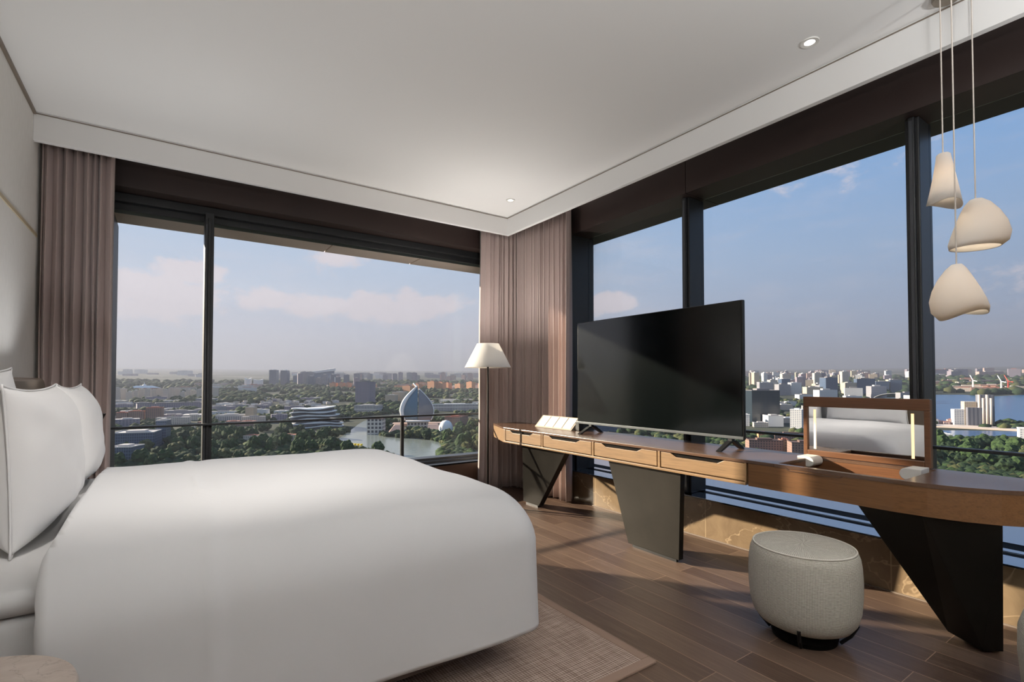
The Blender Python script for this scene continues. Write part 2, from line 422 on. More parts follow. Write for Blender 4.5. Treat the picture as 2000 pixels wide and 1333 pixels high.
        return tag(o, label, cat, group, kind)

# ================================================================= ROOM SHELL
XL, XR, YF, YB, ZC = -0.755, 3.43, 4.905, -3.2, 3.02
MB().box(XL - 0.3, 3.75, YB - 0.2, 5.25, -0.12, 0.0).build('floor', 'wood_floor', kind='structure')
MB().box(XL - 0.3, 3.9, YB - 0.2, 5.35, ZC, ZC + 0.15).build('ceiling', 'ceiling_paint', kind='structure')
MB().box(XL - 0.3, XL, YB, 5.3, 0, ZC).build('wall_left', 'wall_covering', kind='structure')
MB().box(XL - 0.3, 3.9, YB - 0.2, YB, 0, ZC).build('wall_back', 'brown_panel', kind='structure')
# dark shadow-gap trim where headboard wall meets the ceiling, and light strip on the wall
MB().box(XL, XL + 0.014, YB, 4.55, ZC - 0.022, ZC).build('trim_1', 'trim_taupe', kind='structure')
MB().box(XL, XL + 0.006, YB, 4.72, 2.205, 2.228).build('trim_2', 'brass_trim', kind='structure')
# white bulkheads
MB().box(XL, 3.12, 4.555, 4.595, 2.825, ZC).build('trim_3', 'ceiling_paint', kind='structure', bevel=0.003)
MB().box(3.08, 3.12, YB, 4.555, 2.825, ZC).build('trim_4', 'ceiling_paint', kind='structure', bevel=0.003)
MB().box(XL, 3.085, 4.551, 4.556, 3.004, 3.01).box(3.076, 3.081, YB, 4.555, 3.004, 3.01).build('trim_5', 'trim_taupe', kind='structure')
# far wall (left window): low brown panel, beam above
MB().box(XL, XR, YF, 5.25, 0, 0.295).build('wall_far', 'brown_panel', kind='structure')
MB().box(XL, XR, YF, 5.35, 2.726, ZC).build('trim_6', 'beam_brown', kind='structure')
MB().box(XL, -0.42, YF + 0.02, 5.25, 0.295, 2.726).build('wall_far_2', 'beam_brown', kind='structure')
# right wall: marble dado, beam above, corner pier
MB().box(XR, 3.75, YB, 5.25, 0, 0.285).build('wall_right', 'brown_marble', kind='structure')
MB().box(XR - 0.004, 3.75, YB, 5.25, 0.285, 0.290).build('trim_7', 'brown_marble', kind='structure')
MB().box(3.762, 3.90, YB, 5.25, 0.16, 0.2955).build('trim_11', 'black_recess', kind='structure')
MB().box(3.90, 4.50, YB, 5.25, 0.16, 0.2985).build('trim_12', 'sill_polished', kind='structure')
MB().box(XR, 3.9, YB, 2.505, 2.726, ZC).box(XR, 3.9, 2.511, 5.35, 2.726, ZC).build('trim_8', 'beam_brown', kind='structure')
MB().box(XR - 0.005, 3.75, 3.90, 5.25, 0.297, 2.724).build('wall_right_2', 'window_metal', kind='structure')
MB().box(XR - 0.008, XR, YB, 3.7, 0.0, 0.007).build('baseboard_right', 'trim_taupe', kind='structure')
MB().box(3.435, 3.75, YB, -0.57, 0.30, 2.724).build('wall_right_3', 'brown_panel', kind='structure')
# exterior soffit and fin outside the left window
so = MB()
xs = [-0.8, 1.42, 2.42, 4.2]
for a, b2 in zip(xs, xs[1:]): so.box(a + 0.006, b2 - 0.006, 5.36, 5.72, 2.64, 2.72)
so.box(-0.8, 4.2, 5.36, 5.70, 2.66, 2.75)
so.build('trim_9', 'soffit_outside', kind='structure')
MB().box(-0.52, -0.38, 5.30, 5.86, -0.6, 2.64).build('trim_10', 'beam_brown', kind='structure')

# ---- window 1 (far window)
w1 = empty('window_1', (1.3, 5.1, 0.295), kind='structure')
MB().box(-0.42, 3.425, 5.06, 5.24, 2.655, 2.724).box(-0.42, 3.425, 5.12, 5.24, 2.60, 2.66).build('header_frame', 'window_metal', w1, bevel=0.004)
MB().box(0.258, 0.325, 4.985, 5.17, 0.36, 2.655).box(0.280, 0.303, 4.965, 4.99, 0.36, 2.60).build('mullion', 'window_metal', w1, bevel=0.004)
MB().box(0.2665, 0.2735, 4.9835, 4.9865, 0.36, 2.55).build('mullion_highlight', 'window_metal_light', w1)  # lighter metal strip stands in for the highlight along the mullion
MB().box(-0.42, 3.425, 4.90, 5.03, 0.295, 0.312).box(-0.42, 3.425, 5.03, 5.09, 0.295, 0.335).box(-0.42, 3.425, 5.09, 5.24, 0.295, 0.36).build('sill', 'window_metal_light', w1, bevel=0.003)
MB().box(-0.42, 3.425, 4.9, 4.915, 0.296, 0.31).build('sill_edge', 'window_metal', w1)
for a, b2 in ((-0.42, 0.258), (0.325, 3.425)):
    MB().box(a, b2, 5.148, 5.154, 0.36, 2.60).build('glass_pane', 'window_glass', w1)
# ---- window 2 (right window)
w2 = empty('window_2', (3.6, 1.0, 0.295), kind='structure')
MB().box(3.43, 3.76, YB, 3.90, 0.290, 0.296).build('sill', 'sill_gloss', w2, bevel=0.001)
for a, b2 in ((3.434, 3.612), (3.698, 3.758)):
    MB().box(a, b2, YB, 3.90, 0.2962, 0.2985).build('sill_strip', 'sill_polished', w2)
MB().box(3.612, 3.698, YB, 3.90, 0.296, 0.2975).build('sill_gasket', 'black_recess', w2)
for a, b2 in ((1.010, 1.078), (2.540, 2.612), (-0.56, -0.49)):
    MB().box(3.52, 3.72, a, b2, 0.2986, 2.724).box(3.50, 3.525, a + 0.018, b2 - 0.018, 0.2986, 2.724).build('mullion', 'window_metal', w2, bevel=0.006)
    MB().box(3.496, 3.5005, a + 0.026, b2 - 0.026, 0.345, 2.70).build('mullion_highlight', 'window_metal_light', w2)  # highlight line put in as a strip of lighter metal
for a, b2 in ((2.612, 3.90), (1.078, 2.540), (-0.49, 1.010)):
    MB().box(3.676, 3.682, a, b2, 0.2986, 2.724).build('glass_pane', 'window_glass', w2)
# rails
r = empty('guard_rail', (1.5, 4.97, 0.31), 'dark metal guard rail across the far left window behind the bed', 'railing')
MB().box(-0.40, 3.40, 4.925, 4.965, 0.835, 0.852).build('handrail', 'window_metal', r, bevel=0.003)
MB().box(2.008, 2.040, 4.93, 4.96, 0.312, 0.835).build('post', 'window_metal', r, bevel=0.003)
for a in (-0.40, 3.37): MB().box(a, a + 0.03, 4.93, 4.96, 0.313, 0.835).build('end_post', 'window_metal', r)
r = empty('guard_rail', (3.48, 1.0, 0.31), 'dark metal guard rail across the right window behind the desk', 'railing')
MB().box(3.445, 3.49, -0.50, 3.88, 0.835, 0.852).build('handrail', 'window_metal', r, bevel=0.003)
for a in (3.84, -0.50): MB().box(3.45, 3.485, a, a + 0.035, 0.299, 0.835).build('end_post', 'window_metal', r)

# ================================================================= CURTAINS
def curtain(name, path, z0, z1, pleat, amp, m, label, cat, seed=1, lean=0.0, tie=None, thick=0.0025):
    rnd = random.Random(seed)
    (x0, y0), (x1, y1) = path; L = math.hypot(x1 - x0, y1 - y0); ux, uy = (x1 - x0) / L, (y1 - y0) / L; nx, ny = -uy, ux
    npl = max(3, int(L / pleat)); ph = []
    w = [rnd.uniform(0.6, 1.5) for _ in range(npl)]; tot = sum(w); acc = 0.0; prof = []
    for i in range(npl):
        wi = w[i] / tot * L; a = amp * rnd.uniform(0.65, 1.25)
        for k in range(12):
            u = k / 12.0
            off = a * math.sin(2 * math.pi * u)
            prof.append((acc + wi * (u + 0.10 * math.sin(4 * math.pi * u)), off, i))
        acc += wi
    prof.append((L, 0.0, npl))
    rings = []
    nz_ = 16
    for j in range(nz_ + 1):
        tt = j / nz_; z = z0 + (z1 - z0) * tt; row = []
        for s_, off, i in prof:
            k = 0.9 - 0.15 * tt + 0.10 * math.sin(3.0 * tt + i * 1.7)
            sh = 0.010 * math.sin(2.2 * tt * math.pi + i * 2.3) * (1 - tt)
            q = s_ + sh + lean * (1 - tt) * (1 - s_ / L)
            q = min(max(q, 0.0 + lean * (1 - tt)), L) if lean == 0 else q
            row.append((x0 + ux * q + nx * off * k, y0 + uy * q + ny * off * k, z))
        rings.append(row)
    return MB().rings(rings, closed=False, cap0=False, cap1=False).build(name, m, smooth=True, solid=thick, label=label, cat=cat)
curtain('curtain', ((-0.735, 4.735), (-0.335, 4.735)), 0.012, 3.0, 0.045, 0.055, 'curtain_fabric', 'taupe pleated curtain at the left end of the far window behind the pillows', 'curtain', 3)
curtain('curtain', ((2.86, 4.735), (3.375, 4.755)), 0.012, 3.0, 0.05, 0.055, 'curtain_fabric', 'taupe curtain in the room corner behind the floor lamp shade', 'curtain', 8, lean=-0.035)
curtain('curtain', ((3.335, 3.79), (3.335, 4.69)), 0.012, 3.0, 0.062, 0.066, 'curtain_fabric', 'wide taupe curtain on the right wall between room corner and television', 'curtain', 5)
curtain('sheer_curtain', ((2.895, 4.825), (3.02, 4.835)), 0.012, 3.0, 0.045, 0.012, 'sheer_fabric', 'thin strip of white sheer curtain beside the corner taupe curtain', 'curtain', 4)

# ================================================================= BED
def rrect(cx, cy_, hx, hy, rc, n=10, straight=26):
    rc = min(rc, hx * 0.999, hy * 0.999); pts = []
    cs = [(cx + hx - rc, cy_ - hy + rc, -90), (cx + hx - rc, cy_ + hy - rc, 0), (cx - hx + rc, cy_ + hy - rc, 90), (cx - hx + rc, cy_ - hy + rc, 180)]
    for k, (x, y, a0) in enumerate(cs):
        arc = [(x + rc * math.cos(R_(a0 + 90.0 * i / n)), y + rc * math.sin(R_(a0 + 90.0 * i / n))) for i in range(n + 1)]
        pts += arc
        nx_, ny_, na = cs[(k + 1) % 4]; q = (nx_ + rc * math.cos(R_(na)), ny_ + rc * math.sin(R_(na)))
        for i in range(1, straight):
            f_ = i / straight; pts.append((arc[-1][0] + (q[0] - arc[-1][0]) * f_, arc[-1][1] + (q[1] - arc[-1][1]) * f_))
    return pts
bed = empty('bed', (0.3, 2.69, 0.0), 'king bed with taupe base, white mattress and pale topper against the left wall', 'bed')
MB().prism(rrect(0.26, 2.69, 0.87, 0.92, 0.06), 0.10, 0.34).build('bed_base', 'bed_base', bed, bevel=0.01)
for sx, sy in ((-0.4, 2.15), (0.8, 2.15), (-0.4, 3.3), (0.8, 3.3)):
    MB().lathe([(0.03, 0.0135), (0.035, 0.10)], (sx, sy, 0), 16).build('leg', 'lamp_metal', bed)
def softbox(name, x0, x1, y0, y1, z0, z1, rc, re, m, parent, **kw):
    cx_, cy2 = (x0 + x1) / 2, (y0 + y1) / 2; hx, hy = (x1 - x0) / 2, (y1 - y0) / 2; rs = []
    for a in (0, 30, 60, 90): rs.append((re * (1 - math.sin(R_(a))), z0 + re * (1 - math.cos(R_(a)))))
    for a in (0, 30, 60, 90): rs.append((re * (1 - math.cos(R_(a))), z1 - re * (1 - math.sin(R_(a)))))
    return MB().rings([[(p[0], p[1], z) for p in rrect(cx_, cy2, hx - d, hy - d, max(rc - d, .01), 8, 6)] for d, z in rs]).build(name, m, parent, smooth=True, **kw)
softbox('mattress', -0.62, 1.14, 1.765, 3.62, 0.345, 0.60, 0.08, 0.03, 'bed_linen', bed)
softbox('topper', -0.62, 1.15, 1.755, 3.625, 0.602, 0.668, 0.08, 0.03, 'bed_linen', bed)
# headboard
hb = MB()
pr = [(1.10, 0.06), (4.30, 0.06)]
hp = [(0.9, 0.12)] + [(4.36, 0.12)] + [(4.36 - 0.09 * (1 - math.cos(R_(a))) , 1.225 - 0.09 * (1 - math.sin(R_(a)))) for a in (0, 22, 45, 67, 90)] + [(0.9, 1.225)]
hb.extr(hp, 'x', XL + 0.004, -0.635)
hb.build('headboard', 'headboard_leather', bevel=0.02, seg=3, label='low taupe leather headboard running along the left wall behind the pillows', cat='headboard')

# duvet
def duvet():
    cx_, cy2 = -0.45, 2.69; hx, hy = 1.765, 1.055
    prof = []
    for z in (0.195, 0.21, 0.25, 0.30, 0.36, 0.42, 0.48): prof.append((0.0 + 0.012 * (z - .195) / .3, z))
    Rh, Rv = 0.185, 0.205; zt = 0.728
    for i in range(1, 13):
        a = R_(90.0 * i / 12); prof.append((0.012 + Rh * (1 - math.cos(a)), zt - Rv * (1 - math.sin(a))))
    for i in range(1, 15): prof.append((0.012 + Rh + (hy - Rh - 0.02) * i / 14.0, zt + 0.022 * math.sin(math.pi / 2 * min(1.0, i / 10.0))))
    rings = []
    for d, z in prof:
        f_ = min(1.0, d / Rh)
        # foot end keeps a tighter rounding than the long sides
        dx = d * 0.42 if d < Rh else Rh * 0.42 + (d - Rh)
        ring = rrect(cx_, cy2, hx - dx, hy - d, max(0.10 + 0.10 * f_, .02), 12, 150)
        row = []
        for x, y in ring:
            zz_ = z; q = Vector((x * 1.3, y * 1.3, z * 0.8)); dn = noise.noise(q * 1.6) * 0.010 + noise.noise(q * 4.5) * 0.0025
            low = max(0.0, min(1.0, (0.5 - z) / 0.3))
            dn += low * 0.006 * math.sin(x * 7.0 + 1.0) * (1 if y < 2 else 0.4)
            seam = x - (0.118 - 0.03 * max(0, 1.7 - y)); dn += 0.007 * math.exp(-(seam / 0.014) ** 2) - 0.004 * math.exp(-((seam - 0.05) / 0.03) ** 2)
            # push along the surface normal: up on top, outwards on the sides
            wz = min(1.0, d / (Rh * 0.8)); wz = wz * wz * (3 - 2 * wz); ws = 1 - wz
            sy = -1 if y < cy2 else 1
            ky = max(0.0, min(1.0, (abs(y - cy2) - (hy - 0.45)) / 0.15)); kx = max(0.0, min(1.0, (x - 1.05) / 0.12))
            y += sy * dn * ws * ky; x += dn * ws * kx; zz_ += dn * wz
            if z < 0.3: zz_ += 0.006 * math.sin(x * 3.1) * (1 - kx)
            row.append((x, y, zz_))
        rings.append(row)
    b = MB(); b.rings(rings, True, False, False)
    k = len(b.v) - len(rings[-1]); n_ = len(rings[-1]); s_ = 76
    last = list(range(k, k + n_))
    # close the centre slot: the near side runs towards +x, the far side towards -x
    near_ = [i for i in last if b.v[i][1] < cy2]; far_ = [i for i in last if b.v[i][1] >= cy2]
    near_.sort(key=lambda i: b.v[i][0]); far_.sort(key=lambda i: b.v[i][0])
    for i in range(min(len(near_), len(far_)) - 1): b.face((near_[i], near_[i + 1], far_[i + 1], far_[i]))
    o = b.build('duvet', 'bed_linen', smooth=True, label='smooth white duvet draped over the bed and down its sides', cat='duvet', recenter=False)
    me = o.data; bm = bmesh.new(); bm.from_mesh(me)
    bmesh.ops.remove_doubles(bm, verts=bm.verts, dist=0.0004)
    bmesh.ops.bisect_plane(bm, geom=list(bm.verts) + list(bm.edges) + list(bm.faces), dist=1e-5, plane_co=(-0.262, 0, 0.70), plane_no=Vector((1, 0, 0.07)).normalized(), clear_inner=True)
    bmesh.ops.remove_doubles(bm, verts=bm.verts, dist=0.003)
    bmesh.ops.recalc_face_normals(bm, faces=bm.faces)
    up_f = max(bm.faces, key=lambda f_: f_.calc_center_median().z)
    if up_f.normal.z < 0: bmesh.ops.reverse_faces(bm, faces=bm.faces)
    flip = 0
    for f_ in bm.faces:
        c_ = f_.calc_center_median(); out = Vector((max(0, c_.x - 1.05) * 3, (c_.y - cy2) * (1 if abs(c_.y - cy2) > 0.9 else 0), 0.2 if c_.z > 0.66 else 0.0))
        if c_.z > 0.70: out = Vector((0, 0, 1))
        if out.length > 0 and f_.normal.dot(out) < 0: f_.normal_flip(); flip += 1
    bm.to_mesh(me); bm.free()
    for p in me.polygons: p.use_smooth = True
    md = o.modifiers.new('solid', 'SOLIDIFY'); md.thickness = 0.022; md.offset = -1
duvet()

# pillows: pointed corners, bulging middle, standing upright against the headboard
def pillow(cx_, cy2, z0, wy, hz, th_, tilt, label, seed=0, yaw_=0.0, pinch=0.0):
    n = 30; b = MB(); rnd = random.Random(seed); sd = Vector((rnd.uniform(0, 9), rnd.uniform(0, 9), rnd.uniform(0, 9)))
    grid = {}
    for side in (1, -1):
        for i in range(n + 1):
            for j in range(n + 1):
                u = 2 * i / n - 1; v = 2 * j / n - 1
                edge = (i in (0, n) or j in (0, n))
                if edge and side == -1: grid[(-1, i, j)] = grid[(1, i, j)]; continue
                # sides draw in between the pointed corners
                yy = u * (wy / 2) * (1 - 0.075 * (1 - v * v) ** 0.8 * abs(u) ** 3)
                zz_ = v * (hz / 2) * (1 - 0.085 * (1 - u * u) ** 0.8 * abs(v) ** 3)
                if v < -0.55: zz_ += 0.02 * ((-v - 0.55) / 0.45) ** 2 * (1 - u * u)
                prof_ = ((1 - u ** 4) * (1 - v ** 4)) ** 0.55 * (1 - 0.12 * v) * (1 - 0.25 * (u * u + v * v) / 2)
                x = side * th_ / 2 * prof_
                q = Vector((u * 2.0, v * 2.0, side * 1.5)) + sd
                x += side * prof_ * (noise.noise(q) * 0.009 + noise.noise(q * 2.7) * 0.004)
                rid = abs(u) * abs(v)
                x += side * 0.006 * rid * math.sin(7 * (abs(u) - abs(v)) + seed) * prof_ * 2
                tt = (zz_ + hz / 2)
                X = x * math.cos(tilt) - tt * math.sin(tilt); Z = x * math.sin(tilt) + tt * math.cos(tilt)
                Xr = X * math.cos(yaw_) - yy * math.sin(yaw_); Yr = X * math.sin(yaw_) + yy * math.cos(yaw_)
                grid[(side, i, j)] = len(b.v); b.v.append((cx_ + Xr, cy2 + Yr, z0 + Z))
    for side in (1, -1):
        for i in range(n):
            for j in range(n):
                b.face((grid[(side, i, j)], grid[(side, i + 1, j)], grid[(side, i + 1, j + 1)], grid[(side, i, j + 1)]))
    o = b.build('pillow', 'bed_linen', smooth=True, subsurf=1, label=label, cat='pillow', group='white pillows on the bed')
    # seam piping as a child
    pb = MB(); ring = [(i, 0) for i in range(n)] + [(n, j) for j in range(n)] + [(n - i, n) for i in range(n)] + [(0, n - j) for j in range(n)]
    pts = [b.v[grid[(1, i, j)]] for i, j in ring]; pts.append(pts[0])
    for k in range(4):
        seg_ = pts[k * n:(k + 1) * n + 1]; pb.tube(seg_, 0.0035, 6)
    c = pb.build('piping', 'bed_linen', o, smooth=True)
    return o
pillow(-0.553, 2.70, 0.675, 0.90, 0.59, 0.13, 0.04, 'white pillow standing behind the others against the headboard', 5)
pillow(-0.375, 2.52, 0.672, 0.88, 0.52, 0.235, 0.05, 'large white pillow nearest the camera, in front', 2)
pillow(-0.375, 3.37, 0.672, 0.78, 0.52, 0.23, 0.05, 'white pillow on the far side of the bed beside the window', 7)

# rug
rg = empty('rug', (0.6, 2.6, 0.0), 'taupe woven wool rug with bound edge under the bed', 'rug')
MB().box(-0.5, 1.69, 1.475, 4.0, 0.0, 0.012).build('rug_field', 'rug_wool', rg, bevel=0.003)
MB().box(-0.545, 1.735, 1.43, 1.475, 0.0, 0.013).box(1.69, 1.735, 1.475, 4.0, 0.0, 0.013).box(-0.545, -0.5, 1.475, 4.0, 0.0, 0.013).box(-0.545, 1.735, 4.0, 4.045, 0.0, 0.013).build('border', 'rug_binding', rg, bevel=0.004)

# side table
st = empty('side_table', (-0.36, 1.34, 0), 'round stone-topped side table at the near corner of the bed', 'table')
MB().lathe([(0.20, 0.572), (0.218, 0.576), (0.222, 0.588), (0.218, 0.600)], (-0.36, 1.34, 0), 72).build('table_top', 'table_stone', st, smooth=False, bevel=0.002)
MB().lathe([(0.02, 0.02), (0.018, 0.57)], (-0.36, 1.34, 0), 20).build('stem', 'lamp_metal', st, smooth=True)
MB().lathe([(0.085, 0.0), (0.085, 0.014), (0.03, 0.022)], (-0.36, 1.34, 0), 48).build('base', 'lamp_metal', st)

# floor lamp beyond the bed
lx, ly = 2.535, 4.08
fl = empty('floor_lamp', (lx, ly, 0), 'slim dark floor lamp with white cone shade behind the far bed corner', 'lamp')
MB().lathe([(0.15, 0.0), (0.15, 0.018), (0.02, 0.026)], (lx, ly, 0), 48).build('base', 'lamp_metal', fl)
MB().lathe([(0.0095, 0.02), (0.0095, 1.43)], (lx, ly, 0), 16).build('pole', 'lamp_metal', fl, smooth=True)
MB().lathe([(0.222, 1.34), (0.105, 1.568), (0.100, 1.568), (0.217, 1.34), (0.222, 1.34)], (lx, ly, 0), 72, cap0=False, cap1=False).build('lamp_shade', 'lamp_shade_cloth', fl, smooth=True)
MB().lathe([(0.012, 1.43), (0.030, 1.45), (0.034, 1.475), (0.024, 1.50), (0.006, 1.51)], (lx, ly, 0), 20).build('bulb', 'bulb_glow', fl, smooth=True)
def point(name, loc, e, r, col=(1, .90, .78)):
    l = bpy.data.lights.new(name, 'POINT'); l.energy = e; l.shadow_soft_size = r; l.color = col
    o = bpy.data.objects.new(name, l); COL.objects.link(o); o.location = loc; return o
point('floor_lamp_light', (lx, ly, 1.50), 11, 0.03, (1, .96, .90))
l = bpy.data.lights.new('floor_lamp_uplight', 'AREA'); l.shape = 'DISK'; l.size = 0.17; l.energy = 14; l.color = (1, .96, .92)
o = bpy.data.objects.new('floor_lamp_uplight', l); COL.objects.link(o); o.location = (lx, ly, 1.56); o.rotation_euler = (math.pi, 0, 0)

# ================================================================= DESK
XD, ZT, ZB = 2.72, 0.757, 0.612
desk = empty('desk', (3.0, 2.3, 0), 'long slim oak desk on three dark metal slab legs under the right window', 'desk')
near = [(3.25, 0.33), (3.12, 0.345), (3.00, 0.395), (2.90, 0.465), (2.82, 0.56), (2.765, 0.67), (2.735, 0.78), (2.72, 0.90)]
WY0, WY1, WX0, WX1 = 0.87, 1.44, 2.755, 3.19
tp = MB()
tp.prism([(2.72, WY1), (3.25, WY1), (3.25, 4.58), (2.90, 4.56), (2.72, 4.09)][::1], 0.739, ZT)
tp.build('desk_top', 'desk_top_oak', desk, bevel=0.002)
tp = MB()
tp.box(2.72, WX0, WY0 + 0.03, WY1 - 0.0005, 0.739, ZT).box(WX1, 3.25, WY0, WY1 - 0.0005, 0.739, ZT)
tp.prism([(3.25, 0.33)] + near[1:] + [(2.72, 0.9005), (WX0, 0.9005), (WX0, WY0), (3.25, WY0)], 0.739, ZT)
tp.build('desk_top', 'desk_top_oak', desk)
# carcass
cs = MB()
cs.prism([(2.742, 1.60), (3.24, 1.60), (3.24, 4.57), (2.91, 4.545), (2.742, 4.09)], 0.628, 0.739)
cs.build('carcass', 'drawer_oak', desk)
cs = MB()
cs.prism([(2.722, 1.605), (3.245, 1.605), (3.245, 4.575), (2.905, 4.55), (2.722, 4.09)], ZB, 0.628)
ys_ = [4.085, 3.484, 2.848, 2.216, 1.592]
for y in ys_[1:-1]: cs.box(2.723, 2.75, y - 0.010, y + 0.010, 0.628, 0.739)
cs.box(2.723, 2.75, 1.60, 1.612, 0.628, 0.739)
cs.prism([(2.722, 4.06), (2.75, 4.06), (2.93, 4.55), (2.905, 4.56), (2.722, 4.092)], 0.628, 0.739)
cs.build('desk_frame', 'drawer_oak', desk, bevel=0.002)
for i in range(4):
    y1, y0 = ys_[i], ys_[i + 1]; y1 -= 0.018 if i else 0.03; y0 += 0.018
    L = y1 - y0; c0, c1 = y0 + L * 0.22, y1 - L * 0.13
    bv = 0.045
    pts = [(y0, 0.636), (y1, 0.636), (y1, 0.735), (c1, 0.735), (c1 - bv, 0.713), (c0 + bv, 0.713), (c0, 0.735), (y0, 0.735)]
    d = MB().extr(pts, 'x', 2.724, 2.741).build('drawer', 'drawer_oak', desk, bevel=0.0015)
    MB().extr([(c1 - 0.004, 0.7375), (c1 - bv + .004, 0.7155), (c0 + bv - .004, 0.7155), (c0 + 0.004, 0.7375)], 'x', 2.735, 2.7415).build('slot_shade', 'black_recess', d)  # black plate in the notch stands in for the shade of the slot
# near half: curved apron, bottom, well
def ribbon(pts, th_, z0, z1, b):
    n_ = len(pts)
    inn = []
    for i, p in enumerate(pts):
        a = Vector(pts[max(i - 1, 0)]); c_ = Vector(pts[min(i + 1, n_ - 1)]); d_ = (c_ - a).normalized(); inn.append((p[0] + d_.y * th_, p[1] - d_.x * th_))
    k = len(b.v); b.v += [(p[0], p[1], z0) for p in pts] + [(p[0], p[1], z1) for p in pts] + [(p[0], p[1], z0) for p in inn] + [(p[0], p[1], z1) for p in inn]
    for i in range(n_ - 1):
        for (q0, q1) in ((0, n_), (3 * n_, 2 * n_), (n_, 3 * n_), (2 * n_, 0)):
            b.face((k + q0 + i, k + q0 + i + 1, k + q1 + i + 1, k + q1 + i))
    b.face((k, k + n_, k + 3 * n_, k + 2 * n_)); b.face((k + n_ - 1, k + 2 * n_ - 1, k + 4 * n_ - 1, k + 3 * n_ - 1))
ap = MB(); pts = [(2.722, 1.588)] + [(p[0] + 0.002, p[1] + .001) for p in near[::-1]]
ribbon([(2.722, 1.588), (2.722, 1.2)] + pts[1:], -0.02, ZB, 0.7385, ap)
ap.build('apron', 'desk_oak', desk, smooth=False)
# smooth finer apron: subdivided curve look
uq = MB(); uq.prism([(3.24, 0.345)] + [(p[0] + 0.03, p[1] + 0.02) for p in near[1:]] + [(2.75, 1.588), (3.24, 1.588)], 0.615, 0.628); uq.box(3.22, 3.24, 0.36, 1.588, 0.628, 0.738)
uq.build('underside_panel', 'desk_oak', desk)
wl = MB(); wl.box(WX0 - 0.012, WX0, WY0, WY1, 0.63, 0.738).box(WX1, WX1 + 0.012, WY0, WY1, 0.63, 0.738).box(WX0, WX1, WY0 - 0.012, WY0, 0.63, 0.738).box(WX0, WX1, WY1, WY1 + 0.012, 0.63, 0.738)
wl.build('vanity_well', 'lid_walnut', desk)
MB().box(WX0, WX1, WY0, WY1, 0.629, 0.634).build('well_floor', 'black_recess', desk)
MB().extr([(1.385, 0.744), (1.365, 0.728), (1.115, 0.728), (1.095, 0.744), (1.10, 0.748), (1.12, 0.733), (1.36, 0.733), (1.38, 0.748)], 'x', 2.717, 2.722).build('pull_lip', 'desk_top_oak', desk, label='narrow lighter finger pull on the apron')
# vanity lid with mirror, standing open
lid = MB(); a0, a1 = 0.895, 1.512; zt_ = 1.112
lid.box(3.20, 3.235, a0, a1, 1.052, zt_).box(3.20, 3.235, a0, a0 + 0.026, 0.759, 1.052).box(3.20, 3.235, a1 - 0.022, a1, 0.759, 1.052).box(3.20, 3.235, a0 + 0.026, a1 - 0.022, 0.759, 0.792)
lo_ = lid.build('vanity_lid', 'lid_walnut', desk, bevel=0.003, label='raised walnut lid frame holding the vanity mirror')
MB().box(3.214, 3.222, a0 + 0.026, a1 - 0.022, 0.792, 1.052).build('mirror', 'mirror_silver', lo_)
MB().box(3.222, 3.233, a0 + 0.02, a1 - 0.02, 0.785, 1.06).build('backing', 'lid_walnut', lo_)
for y in (0.972, 1.452): MB().box(3.211, 3.2145, y - 0.006, y + 0.006, 0.80, 1.035).build('light_strip', 'light_strip', lo_)
for y0_, sg in ((1.488, -1), (0.898, 1)):
    zc, rz, ln_ = 0.738, 0.029, 0.062; pts = [(y0_, zc - rz), (y0_ + sg * ln_, zc - rz)]
    pts += [(y0_ + sg * (ln_ + rz * math.cos(R_(a))), zc + rz * math.sin(R_(a))) for a in range(-75, 76, 15)] + [(y0_ + sg * ln_, zc + rz), (y0_, zc + rz)]
    hc = MB().extr(pts, 'x', 3.07, 3.188).build('hinge_cover', 'white_plastic', lo_, bevel=0.003, label='white rounded hinge cover')
# pedestal legs
def slab(name, top, bot, t_, zb=0.022, zt__=0.614):   # top/bot: (x, ya, yb) with ya the near edge
    b = MB()
    b.hexa([(bot[0], bot[1], zb), (bot[0] + t_, bot[1], zb), (bot[0] + t_, bot[2], zb), (bot[0], bot[2], zb),
            (top[0], top[1], zt__), (top[0] + t_, top[1], zt__), (top[0] + t_, top[2], zt__), (top[0], top[2], zt__)])
    o = b.build('leg', 'dark_bronze_metal', desk, bevel=0.002)
    MB().box(bot[0] + 0.012, bot[0] + t_ - 0.012, bot[1] + 0.03, bot[2] - 0.03, 0.0, zb + 0.002).build('foot_glide', 'black_plastic', o)
    return o
slab('leg', (2.76, 3.21, 3.83), (2.93, 3.80, 4.05), 0.06)
slab('leg', (2.76, 2.07, 2.72), (2.80, 2.12, 2.56), 0.045)
b = MB()
b.hexa([(3.045, 0.80, 0.025), (2.985, 0.665, 0.012), (3.05, 0.61, 0.012), (3.16, 0.66, 0.012), (2.752, 1.06, 0.614), (2.745, 0.80, 0.614), (2.83, 0.56, 0.614), (3.10, 0.62, 0.614)])
o = b.build('leg', 'dark_bronze_metal', desk, bevel=0.002)
MB().prism([(3.05, 0.69), (3.09, 0.65), (3.13, 0.68), (3.08, 0.75)], 0.0, 0.02).build('foot_glide', 'black_plastic', o)

